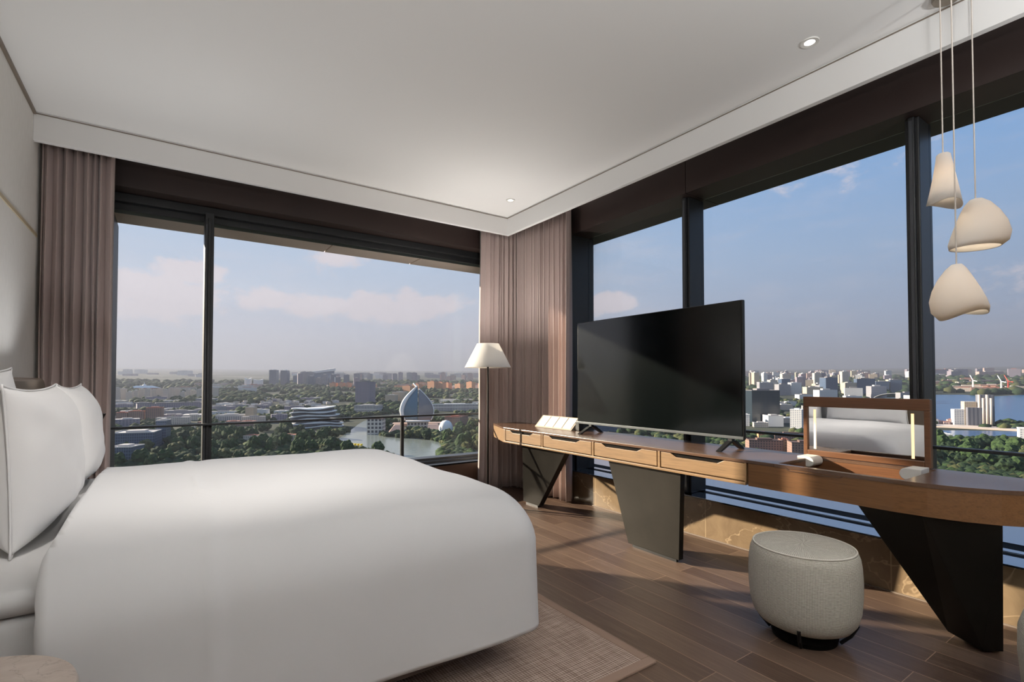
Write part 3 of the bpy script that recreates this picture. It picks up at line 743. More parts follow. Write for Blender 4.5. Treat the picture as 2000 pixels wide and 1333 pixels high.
# television
tv = empty('television', (3.02, 2.57, ZT), 'large flat television with dark screen standing on the desk', 'television')
MB().box(3.022, 3.05, 1.79, 3.352, 0.832, 1.728).build('housing', 'black_plastic', tv, bevel=0.004)
MB().box(3.0185, 3.022, 1.80, 3.343, 0.853, 1.722).build('screen', 'screen_black', tv)
MB().box(3.016, 3.0225, 1.79, 3.352, 0.834, 0.852).build('bezel', 'bezel_grey', tv, bevel=0.001)
MB().box(3.05, 3.10, 2.0, 3.15, 0.88, 1.30).build('rear_housing', 'black_plastic', tv, bevel=0.01)
for y in (3.19, 1.885):
    f_ = MB()
    f_.hexa([(2.885, y - .016, ZT + .0015), (2.91, y - .016, ZT + .0015), (2.91, y + .016, ZT + .0015), (2.885, y + .016, ZT + .0015), (3.005, y - .016, 0.818), (3.05, y - .016, 0.818), (3.05, y + .016, 0.818), (3.005, y + .016, 0.818)])
    f_.hexa([(3.140, y - .016, ZT + .0015), (3.168, y - .016, ZT + .0015), (3.168, y + .016, ZT + .0015), (3.140, y + .016, ZT + .0015), (3.03, y - .016, 0.818), (3.07, y - .016, 0.822), (3.07, y + .016, 0.822), (3.03, y + .016, 0.818)])
    f_.box(3.02, 3.052, y - .014, y + .014, 0.815, 0.84)
    f_.build('leg', 'black_plastic', tv)
# white card display and small black box
cd = empty('card_display', (3.05, 3.75, ZT), 'tilted display of four white cards on the far end of the desk', 'card stand')
MB().extr([(3.035, ZT + .001), (3.19, ZT + .001), (3.19, ZT + 0.01), (3.15, ZT + 0.11), (3.142, ZT + 0.11)], 'y', 3.455, 4.00).build('stand', 'card_stand', cd)
for i in range(4):
    ya = 3.472 + i * 0.130; q = MB()
    def sp_(t_): return (3.035 + 0.107 * t_ - 0.003, ZT + 0.11 * t_ + 0.002)
    x0_, z0_ = sp_(0.10); x1_, z1_ = sp_(0.93)
    q.hexa([(x0_, ya, z0_), (x0_ + .002, ya, z0_ - .002), (x0_ + .002, ya + 0.112, z0_ - .002), (x0_, ya + 0.112, z0_), (x1_, ya + 0.0, z1_), (x1_ + .002, ya, z1_ - .002), (x1_ + .002, ya + 0.112, z1_ - .002), (x1_, ya + 0.112, z1_)])
    q.build('card', 'white_card', cd)
MB().box(3.07, 3.13, 3.385, 3.435, ZT + .001, ZT + 0.085).build('media_box', 'black_plastic', bevel=0.004, label='small black box between the card display and television', cat='box')

# stool
stl = empty('stool', (2.50, 1.19, 0), 'cream woven drum stool with piped top in front of the desk', 'stool')
pf = [(0.10, 0.062), (0.165, 0.066), (0.195, 0.082), (0.215, 0.11), (0.229, 0.16), (0.235, 0.23), (0.236, 0.30), (0.233, 0.36), (0.228, 0.395), (0.220, 0.418), (0.212, 0.426)]
MB().lathe(pf, (2.50, 1.19, 0), 72, uvk=0.235).build('upholstery', 'woven_fabric', stl, smooth=True)
MB().lathe([(0.0, 0.424), (0.212, 0.426), (0.205, 0.4315), (0.15, 0.436), (0.001, 0.438)], (2.50, 1.19, 0), 72, cap0=False, uvk=0.15).build('seat', 'woven_fabric', stl, smooth=True)
MB().tube([(2.50 + 0.213 * math.cos(2 * math.pi * i / 72), 1.19 + 0.213 * math.sin(2 * math.pi * i / 72), 0.428) for i in range(73)], 0.0042, 8).build('piping', 'fabric_piping', stl, smooth=True)
for k in range(4):
    a = R_(200 + 90 * k); cxx, cyy = 2.50 + 0.19 * math.cos(a), 1.19 + 0.19 * math.sin(a); dx, dy = math.cos(a), math.sin(a)
    MB().tube([(cxx - dx * .045, cyy - dy * .045, 0.008), (cxx - dx * .005, cyy - dy * .005, 0.05), (cxx + dx * .013, cyy + dy * .013, 0.085), (cxx + dx * 0.022, cyy + dy * 0.022, 0.105)], 0.008, 8).build('leg', 'black_plastic', stl)
MB().lathe([(0.135, 0.0), (0.14, 0.02), (0.13, 0.0635)], (2.50, 1.19, 0), 48).build('base_ring', 'black_recess', stl)

# lounge chair just inside the lower right corner
lc = empty('lounge_chair', (2.56, 0.11, 0), 'cream woven lounge chair cut off at the lower right corner', 'chair')
pf = [(0.20, 0.045), (0.29, 0.05), (0.335, 0.08), (0.352, 0.15), (0.360, 0.25), (0.358, 0.34), (0.340, 0.40), (0.30, 0.43), (0.24, 0.44), (0.001, 0.445)]
MB().lathe(pf, (2.56, 0.11, 0), 72, uvk=0.36).build('seat', 'woven_fabric', lc, smooth=True)
rs = []
for i in range(25):
    a = R_(150 + 200 * i / 24.0); e = math.sin(math.pi * i / 24.0) ** 0.5
    ring = []
    for k in range(12):
        b_ = 2 * math.pi * k / 12; ring.append((2.56 + (0.29 + 0.05 * math.cos(b_)) * math.cos(a), 0.11 + (0.29 + 0.05 * math.cos(b_)) * math.sin(a), 0.44 + (0.02 + 0.13 * e) + (0.04 + 0.13 * e) * math.sin(b_)))
    rs.append(ring)
MB().rings(rs, True, True, True, uvs=lambda i, j: (i * 0.05, j * 0.03)).build('backrest', 'woven_fabric', lc, smooth=True)
MB().lathe([(0.24, 0.0), (0.24, 0.045)], (2.56, 0.11, 0), 40).build('base', 'black_plastic', lc)

# pendant lamp cluster
def pendant(x, y, ztop, rings, label, k_=1.0):
    x *= k_; y *= k_; ztop = 1.2 + (ztop - 1.2) * k_; rings = [(1.2 + (z - 1.2) * k_, o * k_, a * k_, b2 * k_, t_) for z, o, a, b2, t_ in rings]
    p = empty('pendant_lamp', (x, y, ztop), label, 'lamp', 'porcelain pendant lamps hanging in a cluster')
    MB().tube([(x, y, ztop - 0.02), (x, y, 2.99)], 0.0028, 8).build('cord', 'cord_white', p)
    rs = []
    n_ = 48
    for (z, ox, rx, ry, tilt) in rings:   # ox: shift along the screen-right direction
        row = []
        for j in range(n_):
            a = 2 * math.pi * j / n_; u = ox + rx * math.cos(a); v = ry * math.sin(a)
            row.append((x + rt.x * u + fw.x * v, y + rt.y * u + fw.y * v, z + tilt * rx * math.cos(a) - 0.012 * (math.cos(2 * a)) * (abs(tilt) > 0.05)))
        rs.append(row)
    MB().rings(rs, True, False, True).build('lamp_shade', 'porcelain_shade', p, smooth=True, solid=0.0035)
    zb = rings[0][0]; zc = zb + (ztop - zb) * 0.55; ox = rings[len(rings) // 2][1] * 0.6
    bx, by = x + rt.x * ox, y + rt.y * ox
    MB().lathe([(0.008, 0.05), (0.016, 0.03), (0.018, 0.012), (0.010, -0.008), (0.001, -0.012)], (bx, by, zc), 16).build('bulb', 'bulb_glow', p, smooth=True)
    point('pendant_light', (bx, by, zc - 0.03), 0.3, 0.012, (1, .88, .72))
    return p
pendant(2.976, 0.766, 2.272, [(2.030, 0.002, 0.070, 0.060, -0.10), (2.09, 0.004, 0.056, 0.052, -0.05), (2.16, 0.004, 0.042, 0.042, 0), (2.23, 0.003, 0.030, 0.032, 0), (2.262, 0.002, 0.026, 0.027, 0), (2.268, 0.002, 0.020, 0.021, 0)], 'smallest and highest porcelain pendant lamp, narrow flared shade beside the mullion', 0.99)
pendant(3.098, 0.682, 2.058, [(1.825, -0.008, 0.100, 0.080, 0.02), (1.85, 0.008, 0.116, 0.095, 0.02), (1.89, 0.020, 0.112, 0.098, 0), (1.94, 0.022, 0.094, 0.090, 0), (1.99, 0.016, 0.070, 0.072, 0), (2.03, 0.008, 0.044, 0.050, 0), (2.052, 0.002, 0.022, 0.026, 0)], 'broad porcelain pendant lamp at middle height, bulging to the right', 0.985)
pendant(3.02, 0.736, 1.752, [(1.512, 0.028, 0.096, 0.078, 0.16), (1.54, 0.012, 0.112, 0.092, 0.09), (1.58, 0.000, 0.106, 0.095, 0.02), (1.63, -0.006, 0.086, 0.085, 0), (1.68, -0.008, 0.062, 0.066, 0), (1.725, -0.004, 0.036, 0.042, 0), (1.747, 0.0, 0.018, 0.022, 0)], 'lowest porcelain pendant lamp, slanting cone shade bulging to the left', 0.93)
MB().lathe([(0.055, 2.996), (0.058, 3.004), (0.058, 3.019)], (2.99, 0.742, 0), 40).build('ceiling_canopy', 'plate_steel', label='small round metal ceiling plate that the pendant cords hang from', cat='ceiling plate')

# downlights
def downlight(x, y, e, label, group='recessed ceiling downlights', aim=None, cone=95):
    d = empty('downlight', (x, y, ZC - 0.01), label, 'light', group)
    MB().lathe([(0.026, ZC - 0.004), (0.044, ZC - 0.006), (0.046, ZC - 0.0005), (0.026, ZC - 0.0005)], (x, y, 0), 32, cap0=False, cap1=False).build('trim_ring', 'white_plastic', d)
    MB().lathe([(0.026, ZC - 0.003), (0.026, ZC - 0.001)], (x, y, 0), 24).build('diffuser', 'downlight_glow', d)
    l = bpy.data.lights.new('downlight_beam', 'SPOT'); l.energy = e; l.spot_size = R_(cone); l.spot_blend = 0.9; l.shadow_soft_size = 0.04; l.color = (1, .95, .90)
    o = bpy.data.objects.new('downlight_beam', l); COL.objects.link(o); o.location = (x, y, ZC - 0.02)
    if aim: o.rotation_euler = (Vector(aim) - Vector((x, y, ZC - 0.02))).to_track_quat('-Z', 'Y').to_euler()
downlight(2.81, 1.27, 14, 'recessed ceiling downlight nearest the pendant lamps')
downlight(2.81, 4.10, 14, 'recessed ceiling downlight near the room corner above the floor lamp')
downlight(0.0, 0.75, 190, 'added fill spot in the ceiling, out of view, aimed at the pillows and bed', aim=(0.1, 3.4, 0.7), cone=54)  # unseen spot added to brighten the bed top and ceiling
downlight(1.0, 0.75, 190, 'added fill spot in the ceiling, out of view, aimed at the foot of the bed', aim=(0.7, 3.4, 0.7), cone=54)  # second added spot, brightens the foot end
# unseen nightstand and fill lamp added by the window, hidden by the pillows
ns = empty('nightstand', (-0.44, 4.08, 0), 'added unseen nightstand carrying the fill lamp behind the pillows', 'table')
MB().lathe([(0.15, 0.0), (0.15, 0.02), (0.02, 0.03), (0.02, 0.44), (0.17, 0.45), (0.17, 0.47)], (-0.44, 4.08, 0), 40).build('table_top', 'lamp_metal', ns)
tl_ = empty('fill_table_lamp', (-0.44, 4.08, 0.471), 'low bowl-shaped fill uplighter added on the far nightstand, hidden behind the pillows', 'lamp')
MB().lathe([(0.07, 0.0), (0.07, 0.015), (0.01, 0.02), (0.01, 0.44)], (-0.44, 4.08, 0.471), 32).build('base', 'lamp_metal', tl_)
MB().lathe([(0.02, 0.42), (0.10, 0.46), (0.13, 0.53), (0.126, 0.53), (0.096, 0.465), (0.02, 0.428)], (-0.44, 4.08, 0.471), 32, cap0=False, cap1=False).build('bowl', 'lamp_metal', tl_)
l = bpy.data.lights.new('fill_table_uplight', 'AREA'); l.shape = 'DISK'; l.size = 0.2; l.energy = 6; l.color = (.97, .98, 1); l.spread = R_(125)
o = bpy.data.objects.new('fill_table_uplight', l); COL.objects.link(o); o.location = (-0.44, 4.08, 0.995); o.rotation_euler = Vector((0.38, -0.25, 1.0)).to_track_quat('-Z', 'Y').to_euler()
# unseen fill uplighters added behind the camera to brighten the room
def fill_lamp(x, y, e, label):
    f_ = empty('fill_uplighter', (x, y, 0), label, 'lamp')
    MB().lathe([(0.16, 0.0), (0.16, 0.02), (0.02, 0.03)], (x, y, 0), 40).build('base', 'lamp_metal', f_)
    MB().lathe([(0.012, 0.03), (0.012, 1.72)], (x, y, 0), 16).build('pole', 'lamp_metal', f_)
    MB().lathe([(0.03, 1.70), (0.16, 1.74), (0.20, 1.80), (0.196, 1.80), (0.156, 1.745), (0.03, 1.708)], (x, y, 0), 40, cap0=False, cap1=False).build('bowl', 'lamp_metal', f_)
    l = bpy.data.lights.new('fill_uplight', 'AREA'); l.shape = 'DISK'; l.size = 0.34; l.energy = e; l.color = (.98, .99, 1); l.spread = R_(170)
    o = bpy.data.objects.new('fill_uplight', l); COL.objects.link(o); o.location = (x, y, 1.80); o.rotation_euler = (math.pi, 0, 0)
fill_lamp(0.2, -0.9, 100, 'added fill uplighter, unseen, behind the camera by the left wall')
fill_lamp(2.3, -1.5, 100, 'added fill uplighter, unseen, behind the camera by the right window')
#CITY#
# ================================================================= CITY OUTSIDE
HG, SL = 110.0, 0.0265          # street level below the room floor; the plain rises gently towards the horizon
def gz(r): return -HG + SL * r
def P2(az, r): a = R_(az); return (r * math.sin(a), r * math.cos(a))
def P3(az, r, h=0.0): x, y = P2(az, r); return (x, y, gz(r) + h)
b = MB(); rr_ = [20, 150, 300, 500, 800, 1200, 1800, 2600, 3800, 5500, 8000, 12000, 18000, 26000]; na = 96
for r in rr_:
    for k in range(na):
        b.v.append(P3(360.0 * k / na, r))
for i in range(len(rr_) - 1):
    for k in range(na): b.face((i * na + k, i * na + (k + 1) % na, (i + 1) * na + (k + 1) % na, (i + 1) * na + k))
b.build('ground', 'ground_cover', kind='structure', recenter=False)
# water: columns of (azimuth, near distance, far distance)
WATER = []
def water(name, m, cols, label, lift):
    b = MB(); nd = 6; cc = []
    for (a0, n0, f0), (a1, n1, f1) in zip(cols, cols[1:]):
        st_ = max(1, int((a1 - a0) / 0.8))
        for s in range(st_): u = s / st_; cc.append((a0 + (a1 - a0) * u, n0 + (n1 - n0) * u, f0 + (f1 - f0) * u))
    cc.append(cols[-1])
    for a, n_, f_ in cc:
        for d in range(nd + 1): b.v.append(P3(a, n_ + (f_ - n_) * d / nd, lift))
    for i in range(len(cc) - 1):
        for d in range(nd): k = i * (nd + 1) + d; b.face((k, k + 1, k + nd + 2, k + nd + 1))
    WATER.append(cols)
    b.build(name, m, recenter=False, label=label, cat='water')
water('river', 'river_water', [(15.2, 770, 800), (15.8, 776, 850), (16.6, 735, 925), (17.2, 725, 985), (17.6, 715, 1040), (18.2, 700, 1100), (18.7, 690, 1130), (19.3, 690, 1120), (19.7, 700, 900), (20.3, 672, 838), (20.9, 660, 828), (22.4, 560, 815), (23.6, 560, 806), (24.6, 560, 790), (25.6, 590, 786), (26.4, 640, 760), (26.8, 690, 720)],
      'grey-green river bend in front of the sail-shaped museum', 0.6)
water('bay', 'bay_water', [(74.2, 1245, 2290), (74.7, 1200, 2420), (76.5, 1215, 2450), (78.2, 1232, 2330), (79.0, 1300, 2400), (80.2, 1330, 2500), (84, 1350, 2600), (92, 1400, 2700)], 'wide blue bay behind the harbour seen through the right window', 0.6)
water('canal', 'bay_water', [(73.0, 1010, 1080), (75.0, 1020, 1110), (76.5, 1020, 1130), (79.0, 1075, 1150), (80.2, 1085, 1165), (84, 1120, 1200)], 'narrow strip of water on the near side of the harbour pier', 0.6)
def wet(az, r, pad=14):
    for cols in WATER:
        for (a0, n0, f0), (a1, n1, f1) in zip(cols, cols[1:]):
            if a0 <= az <= a1:
                u = (az - a0) / (a1 - a0)
                if n0 + (n1 - n0) * u - pad < r < f0 + (f1 - f0) * u + pad: return True
    return False
FOOT = []
def busy(az, r, pad=0.0):
    x, y = P2(az, r)
    for fx, fy, fr in FOOT:
        if (x - fx) ** 2 + (y - fy) ** 2 < (fr + pad) ** 2: return True
    return False
def quad(x, y, w, d, rot):
    c, s = math.cos(rot), math.sin(rot)
    return [(x + u * c - v * s, y + u * s + v * c) for u, v in ((-w / 2, -d / 2), (w / 2, -d / 2), (w / 2, d / 2), (-w / 2, d / 2))]
def face_rot(az, turn): return -R_(az) + R_(turn)     # box front looks back to the room, turned by 'turn' degrees
def building(name, az, r, w, h, d, fac, roof, label, cat='building', group=None, turn=0, parts=True, par=1.0, podium=None, roofbox=None, z0=None):
    x, y = P2(az, r + d / 2); zg = gz(r) if z0 is None else z0; rot = face_rot(az, turn); big = (w * h / (r * r)) > 1.2e-4 and parts
    FOOT.append((x, y, max(w, d) * 0.62))
    e = None
    b = MB(); b.prism(quad(x, y, w, d, rot), zg - 4, zg + h, 0, uv=True, roofmi=1)
    if not big:
        q = quad(x, y, w * 0.4, d * 0.4, rot); b.prism(q, zg + h, zg + h + min(4, h * 0.12), 1, uv=True, roofmi=1)
        return b.build(name, [fac, roof], label=label, cat=cat, group=group)
    e = empty(name, (x, y, zg), label, cat, group)
    b.build('tower' if h > 1.4 * w else 'block', [fac, roof], e)
    # parapet and plant room are parts
    pr_ = MB(); o_, i_ = quad(x, y, w + 0.5, d + 0.5, rot), quad(x, y, w - 1.2, d - 1.2, rot)
    k = 0
    pr_.v = [(p[0], p[1], zg + h) for p in o_] + [(p[0], p[1], zg + h + par) for p in o_] + [(p[0], p[1], zg + h) for p in i_] + [(p[0], p[1], zg + h + par) for p in i_]
    for i in range(4):
        j = (i + 1) % 4
        pr_.face((i, j, 4 + j, 4 + i)); pr_.face((4 + i, 4 + j, 12 + j, 12 + i)); pr_.face((12 + i, 12 + j, 8 + j, 8 + i))
    pr_.build('parapet', roof, e)
    MB().prism(quad(x, y, w * 0.45, d * 0.45, rot), zg + h, zg + h + max(2.5, h * 0.06)).build('plant_room', roof, e)
    return e
def ext(az, r): return P2(az, r)

# ---- landmarks seen through the far (left) window
def sails():
    az, r = 23.98, 985; x, y = P2(az, r + 20); zg = gz(r); rot = -R_(az)
    FOOT.append((x, y, 70))
    e = empty('museum', (x, y, zg), 'tall white sail-shaped museum with two curved shells on the river bank', 'building')
    def L(u, v, h): c, s = math.cos(rot), math.sin(rot); return (x + u * c - v * s, y + u * s + v * c, zg + 10 + h)
    Hh = 66.0
    def shell(side, tipu, thick_):
        rs = []; n_ = 18
        for i in range(n_ + 1):
            t_ = i / n_; z = Hh * t_
            half = 29 * math.sin(math.pi * (0.30 + 0.70 * t_)) / 1.0
            edge = tipu + (side * half)
            row = []
            for j in range(9):
                w_ = j / 8.0; u = edge * (1 - w_) + tipu * 0.4 * w_ ; v = -12 * math.sin(w_ * math.pi / 2) * math.sin(math.pi * (0.25 + 0.75 * t_)) + 10 * t_ * t_
                row.append(L(u, v, z + (0 if side < 0 else -4 * t_)))
            rs.append(row)
        return rs
    for side, m_, tp_ in ((-1, 'ext_glass', -1.0), (1, 'roof_grey', 2.0)):
        MB().rings(shell(side, tp_, 1), False, False, False).build('sail', m_, e, smooth=True, solid=1.2)
    rim = []
    for i in range(25):
        t_ = i / 24; half = 29 * math.sin(math.pi * (0.30 + 0.70 * min(t_, 1))); rim.append(L(-1 - half - 1.0, 10 * t_ * t_ - 1, Hh * t_))
    rim.append(L(-6, 12, Hh * 1.05)); rim.append(L(-9, 14, Hh * 1.10))
    MB().tube(rim, [4.2 * math.sin(math.pi * (0.15 + 0.8 * i / 26.0)) + 0.4 for i in range(len(rim))], 8).build('rim', 'ext_white', e, smooth=True)
    hd = []
    for i in range(25):
        t_ = i / 24; half = 29 * math.sin(math.pi * (0.30 + 0.70 * t_)); hd.append(L(2 + half, 10 * t_ * t_ - 1, Hh * t_ - 4 * t_))
    MB().tube(hd, 1.0, 6).build('rim', 'ext_white', e, smooth=True)
    q = quad(x + 0, y, 96, 34, rot); MB().prism(q, zg - 4, zg + 5, uv=True).build('terrace', 'stone_terrace', e)
    q = quad(*P2(az + 0.0, r - 6), 40, 14, rot); MB().prism(q, zg - 4, zg + 10, uv=True).build('entrance_hall', 'facade_whitegrid', e)
    q2 = quad(*P2(az + 0.0, r - 6), 46, 20, rot); MB().prism(q2, zg + 10, zg + 11.5).build('entrance_roof', 'roof_white', e)
sails()
for az, w, s in ((21.6, 30, 1), (26.0, 32, 2)):
    x, y = P2(az, 905); rot = face_rot(az, 0); zg = gz(905)
    p = quad(x, y, w, 34, rot); tq = quad(*P2(az + (0.35 if s == 1 else -.35), 925), w * .55, 14, rot)
    MB().prism(p, zg - 3, zg + 11, top=tq).build('terraced_roof', 'stone_terrace', label='low sloping brown roof on the %s of the sail-shaped museum' % ('left' if s == 1 else 'right'), cat='building', group='terraced museum roofs'); FOOT.append((x, y, 26))
building('grid_building', 19.49, 869, 25, 26, 30, 'facade_whitegrid', 'roof_brown', 'squat white grid-fronted building on the river bank left of the museum', turn=-12)
building('long_hall', 28.1, 1334, 122, 17, 22, 'facade_colonnade', 'roof_white', 'long low white hall with a colonnade right of the museum', turn=4)
building('office_tower', 18.31, 1573, 46, 70, 40, 'facade_mauve', 'roof_grey', 'tall grey slab tower standing alone above the left city', turn=-28)
building('colonnade_hall', 18.66, 1287, 58, 19, 40, 'facade_colonnade', 'roof_light', 'colonnaded grey hall in front of the lone grey tower', turn=-24)
building('cream_building', 21.1, 1720, 34, 22, 30, 'facade_beige', 'roof_light', 'stepped cream building right of the lone grey tower, lower wing', turn=-20)
building('cream_building', 22.0, 1760, 46, 30, 30, 'facade_beige', 'roof_light', 'stepped cream building right of the lone grey tower, taller wing', turn=-20)
building('brick_hall', 28.3, 930, 30, 22, 44, 'facade_brown', 'roof_red', 'brown-roofed hall among trees right of the museum', turn=-22)
building('campus_hall', 5.43, 1191, 54, 11, 30, 'facade_colonnade', 'roof_light', 'long white colonnaded hall beside the left window mullion', turn=-10)
building('stone_cube', 7.15, 1177, 17, 27, 16, 'facade_beige', 'roof_light', 'beige cube building at the end of the white colonnaded hall', turn=-25)
building('glass_office', -2.1, 800, 45, 25, 40, 'facade_blue', 'roof_light', 'blue-grey glass office block at the lower left above the bed', turn=-14)
building('glass_office', -0.15, 838, 12, 36, 24, 'facade_blue', 'roof_light', 'narrow blue glass tower behind the lower left office block', turn=-14)
building('low_office', -2.9, 703, 24, 20, 26, 'facade_blue', 'roof_light', 'small slate-blue office at the bottom left beside the curtain', turn=-30)
building('pavilion', 9.12, 761, 19, 8, 14, 'ext_dark', 'roof_teal', 'small dark pavilion with teal roof among trees behind the bed', turn=10)
building('mauve_block', 0.35, 1560, 140, 15, 30, 'facade_mauve', 'roof_grey', 'long low mauve block behind the brown apartment towers', turn=6)
for az, w, h, lb in ((-3.2, 17, 20, 'left'), (-2.17, 24, 22, 'middle'), (-0.81, 27, 28, 'right')):
    building('apartment_building', az, 1215, w, h, 18, 'facade_brown', 'roof_red', '%s brown gridded apartment block of three above the handrail at far left' % lb, 'building', 'brown apartment blocks', turn=-10)
# white wavy building in stacked layers
def wavy():
    az, r = 13.2, 985; x, y = P2(az, r + 22); zg = gz(r); rot = face_rot(az, -6); c, s = math.cos(rot), math.sin(rot)
    e = empty('layered_building', (x, y, zg), 'white building of stacked wavy layers left of the river', 'building'); FOOT.append((x, y, 62))
    for k in range(6):
        for kind_, th0, th1, ins, m_ in (('window_band', 0.0, 4.6, 2.5, 'ext_dark'), ('wavy_band', 4.6, 6.4, 0.0, 'ext_white')):
            n_ = 60; lo2 = []; hi2 = []
            for j in range(n_):
                a = 2 * math.pi * j / n_; w_ = 49 - k * 2.2 + 3.5 * math.sin(3 * a + k) - ins; d_ = 25 - k * 1.5 + 4 * math.sin(2 * a + k * 0.8) - ins
                sx = math.copysign(abs(math.cos(a)) ** 0.6, math.cos(a)); sy = math.copysign(abs(math.sin(a)) ** 0.6, math.sin(a))
                u, v = w_ * sx, d_ * sy; wv_ = (1.8 * math.sin(u / 13.0 + k * 0.9) if kind_ == 'wavy_band' else 0) + (2.5 * (u / 49.0) if k >= 3 else 0)
                X, Y = x + u * c - v * s, y + u * s + v * c
                lo2.append((X, Y, zg - 2 + k * 6.6 + th0 + wv_)); hi2.append((X, Y, zg - 2 + k * 6.6 + th1 + wv_))
            MB().rings([lo2, hi2]).build(kind_, m_, e)
wavy()
# white dome, lighthouse and red sculpture beside the museum
x, y = P2(27.1, 880); zg = gz(880); FOOT.append((x, y, 14))
MB().lathe([(11.5, -2), (12.5, 5), (12.0, 11), (9.5, 17), (6, 20.5), (0.1, 22)], (x, y, zg), 32).build('dome', 'roof_white', smooth=True, label='white dome among the trees right of the museum', cat='building')
x, y = P2(26.48, 852); zg = gz(852); e = empty('lighthouse', (x, y, zg), 'thin white lighthouse beside the white dome', 'building')
MB().lathe([(2.2, -2), (1.6, 10)], (x, y, zg), 16).build('tower', 'ext_white', e, smooth=True)
MB().lathe([(2.2, 10), (2.2, 11), (1.2, 11), (1.2, 13), (0.1, 14.5)], (x, y, zg), 16).build('lantern', 'ext_white', e)
x, y = P2(27.0, 800); zg = gz(800); e = empty('red_sculpture', (x, y, zg), 'red metal sculpture in the trees right of the museum', 'sculpture'); FOOT.append((x, y, 9))
MB().tube([(x - 5, y, zg - 1), (x, y + 2, zg + 9), (x + 4, y, zg - 1)], 1.2, 8).build('arch', 'ext_red', e)
MB().tube([(x + 1, y - 3, zg - 1), (x, y + 2, zg + 9), (x + 3, y + 4, zg + 5), (x + 6, y + 5, zg - 1)], 1.5, 8).build('spiral', 'ext_red', e)
# moored yellow boats
for k in range(4):
    x, y = P2(16.95 + k * 0.32, 752 - k * 4); zg = gz(752) + 0.6
    o = MB(); o.hexa([(x - .9, y - .7, zg), (x + .9, y - .7, zg), (x + .9, y + .7, zg), (x - .9, y + .7, zg), (x - 1.9, y - 1.1, zg + 3.2), (x + 1.9, y - 1.1, zg + 3.2), (x + 1.6, y + 1.1, zg + 3.8), (x - 1.9, y + 1.1, zg + 3.2)])
    o.build('boat', 'ext_yellow', label='tiny yellow boat moored on the river just above the bed', cat='boat', group='yellow boats on the river')
# far complex with curved glass hall and long sloping roof
def far_complex():
    x, y = P2(7.6, 3150); zg = gz(3112); rot = face_rot(7.8, 0); c, s = math.cos(rot), math.sin(rot); FOOT.append((x, y, 90))
    e = empty('glass_hall', (x, y, zg), 'far white hall with curved pale glass front left of the two tall hotel towers', 'building')
    for u0, u1, h0 in ((-60, -24, 52), (-16, 34, 46)):
        rs = []
        for z in (0, 15, 30, h0):
            row = []
            for j in range(13):
                t_ = j / 12; u = u0 + (u1 - u0) * t_; v = -14 * math.sin(math.pi * t_); hz = z * (1 - 0.12 * math.sin(math.pi * t_))
                row.append((x + u * c - v * s, y + u * s + v * c, zg + hz))
            rs.append(row)
        MB().rings(rs, False, False, False).build('curved_front', 'roof_white', e, solid=8, smooth=False)
    MB().prism(quad(x, y - 4, 126, 30, rot), zg - 4, zg + 12).build('podium', 'roof_red', e)
    building('hotel_tower', 9.2, 3271, 42, 96, 34, 'facade_blue', 'roof_white', 'left one of the two far hotel towers before the sloping roof', turn=-25)
    building('hotel_tower', 10.24, 3265, 40, 94, 34, 'facade_blue', 'roof_white', 'right one of the two far hotel towers before the sloping roof', turn=-25)
    a = P3(10.9, 3360, 62); b2 = P3(15.2, 3360, 110); b_ = MB()
    def up_(p, h, dy=0): return (p[0], p[1] + dy, p[2] + h)
    b_.hexa([a, P3(15.2, 3360, 94), P3(15.1, 3460, 94), P3(11.0, 3460, 62), up_(a, 8), b2, P3(15.1, 3460, 110), P3(11.0, 3460, 70)])
    e2 = empty('ski_hall', P3(13, 3360), 'far hall with long white roof rising to the right', 'building')
    b_.build('sloping_roof', 'roof_white', e2)
    MB().hexa([P3(11.0, 3365), P3(15.1, 3365), P3(15.0, 3455), P3(11.1, 3455), P3(11.0, 3365, 60), P3(15.1, 3365, 94), P3(15.0, 3455, 94), P3(11.1, 3455, 60)]).build('hall_wall', 'facade_blue', e2)
far_complex()
# far low white pavilion with a pointed centre
x, y = P2(-1.64, 2870); zg = gz(2860); e = empty('white_pavilion', (x, y, zg), 'far low white pavilion with pointed centre roof at far left', 'building'); FOOT.append((x, y, 75))
rot = face_rot(-1.6, 0)
MB().prism(quad(x, y, 118, 40, rot), zg - 3, zg + 9).build('base', 'roof_red', e)
MB().prism(quad(x, y, 124, 44, rot), zg + 9, zg + 19, top=quad(x, y, 60, 12, rot)).build('roof', 'roof_white', e)
MB().lathe([(12, 14), (7, 22), (1.5, 27), (0.5, 36)], (x, y, zg), 16).build('spire', 'roof_white', e)
for k in range(18):
    random.seed(500 + k); az = -3.6 + k * 0.45; 
    building('apartment_building', az, 2010 + 60 * math.sin(k * 2.1), random.uniform(13, 17), random.uniform(26, 40), 14, 'facade_cream', 'roof_light', 'cream apartment tower in the even row across the far left', 'building', 'row of cream apartment towers', turn=random.uniform(-25, 0))
random.seed(11)
def cluster(n_, az0, az1, r0, r1, w, h, d, facs, roofs, label, group, name='apartment_building', turn=(-35, 10), tries=14):
    for k in range(n_):
        for _ in range(tries):
            az = random.uniform(az0, az1); r = math.exp(random.uniform(math.log(r0), math.log(r1)))
            ww = random.uniform(*w); dd_ = random.uniform(*d)
            if not busy(az, r + dd_ / 2, ww * 0.45) and not wet(az, r, ww) and not wet(az, r + dd_): break
        else: continue
        hh, fc, rf_, tn = random.uniform(*h), random.choice(facs), random.choice(roofs), random.uniform(*turn)
        third = ('left', 'middle', 'right')[min(2, int(3 * (az - az0) / (az1 - az0)))]
        lb = '%s, %s walls, %s third' % (label, fc.replace('facade_', ''), third)
        building(name, az, r, ww, hh, dd_, fc, rf_, lb, 'building', group, turn=tn, parts=False)
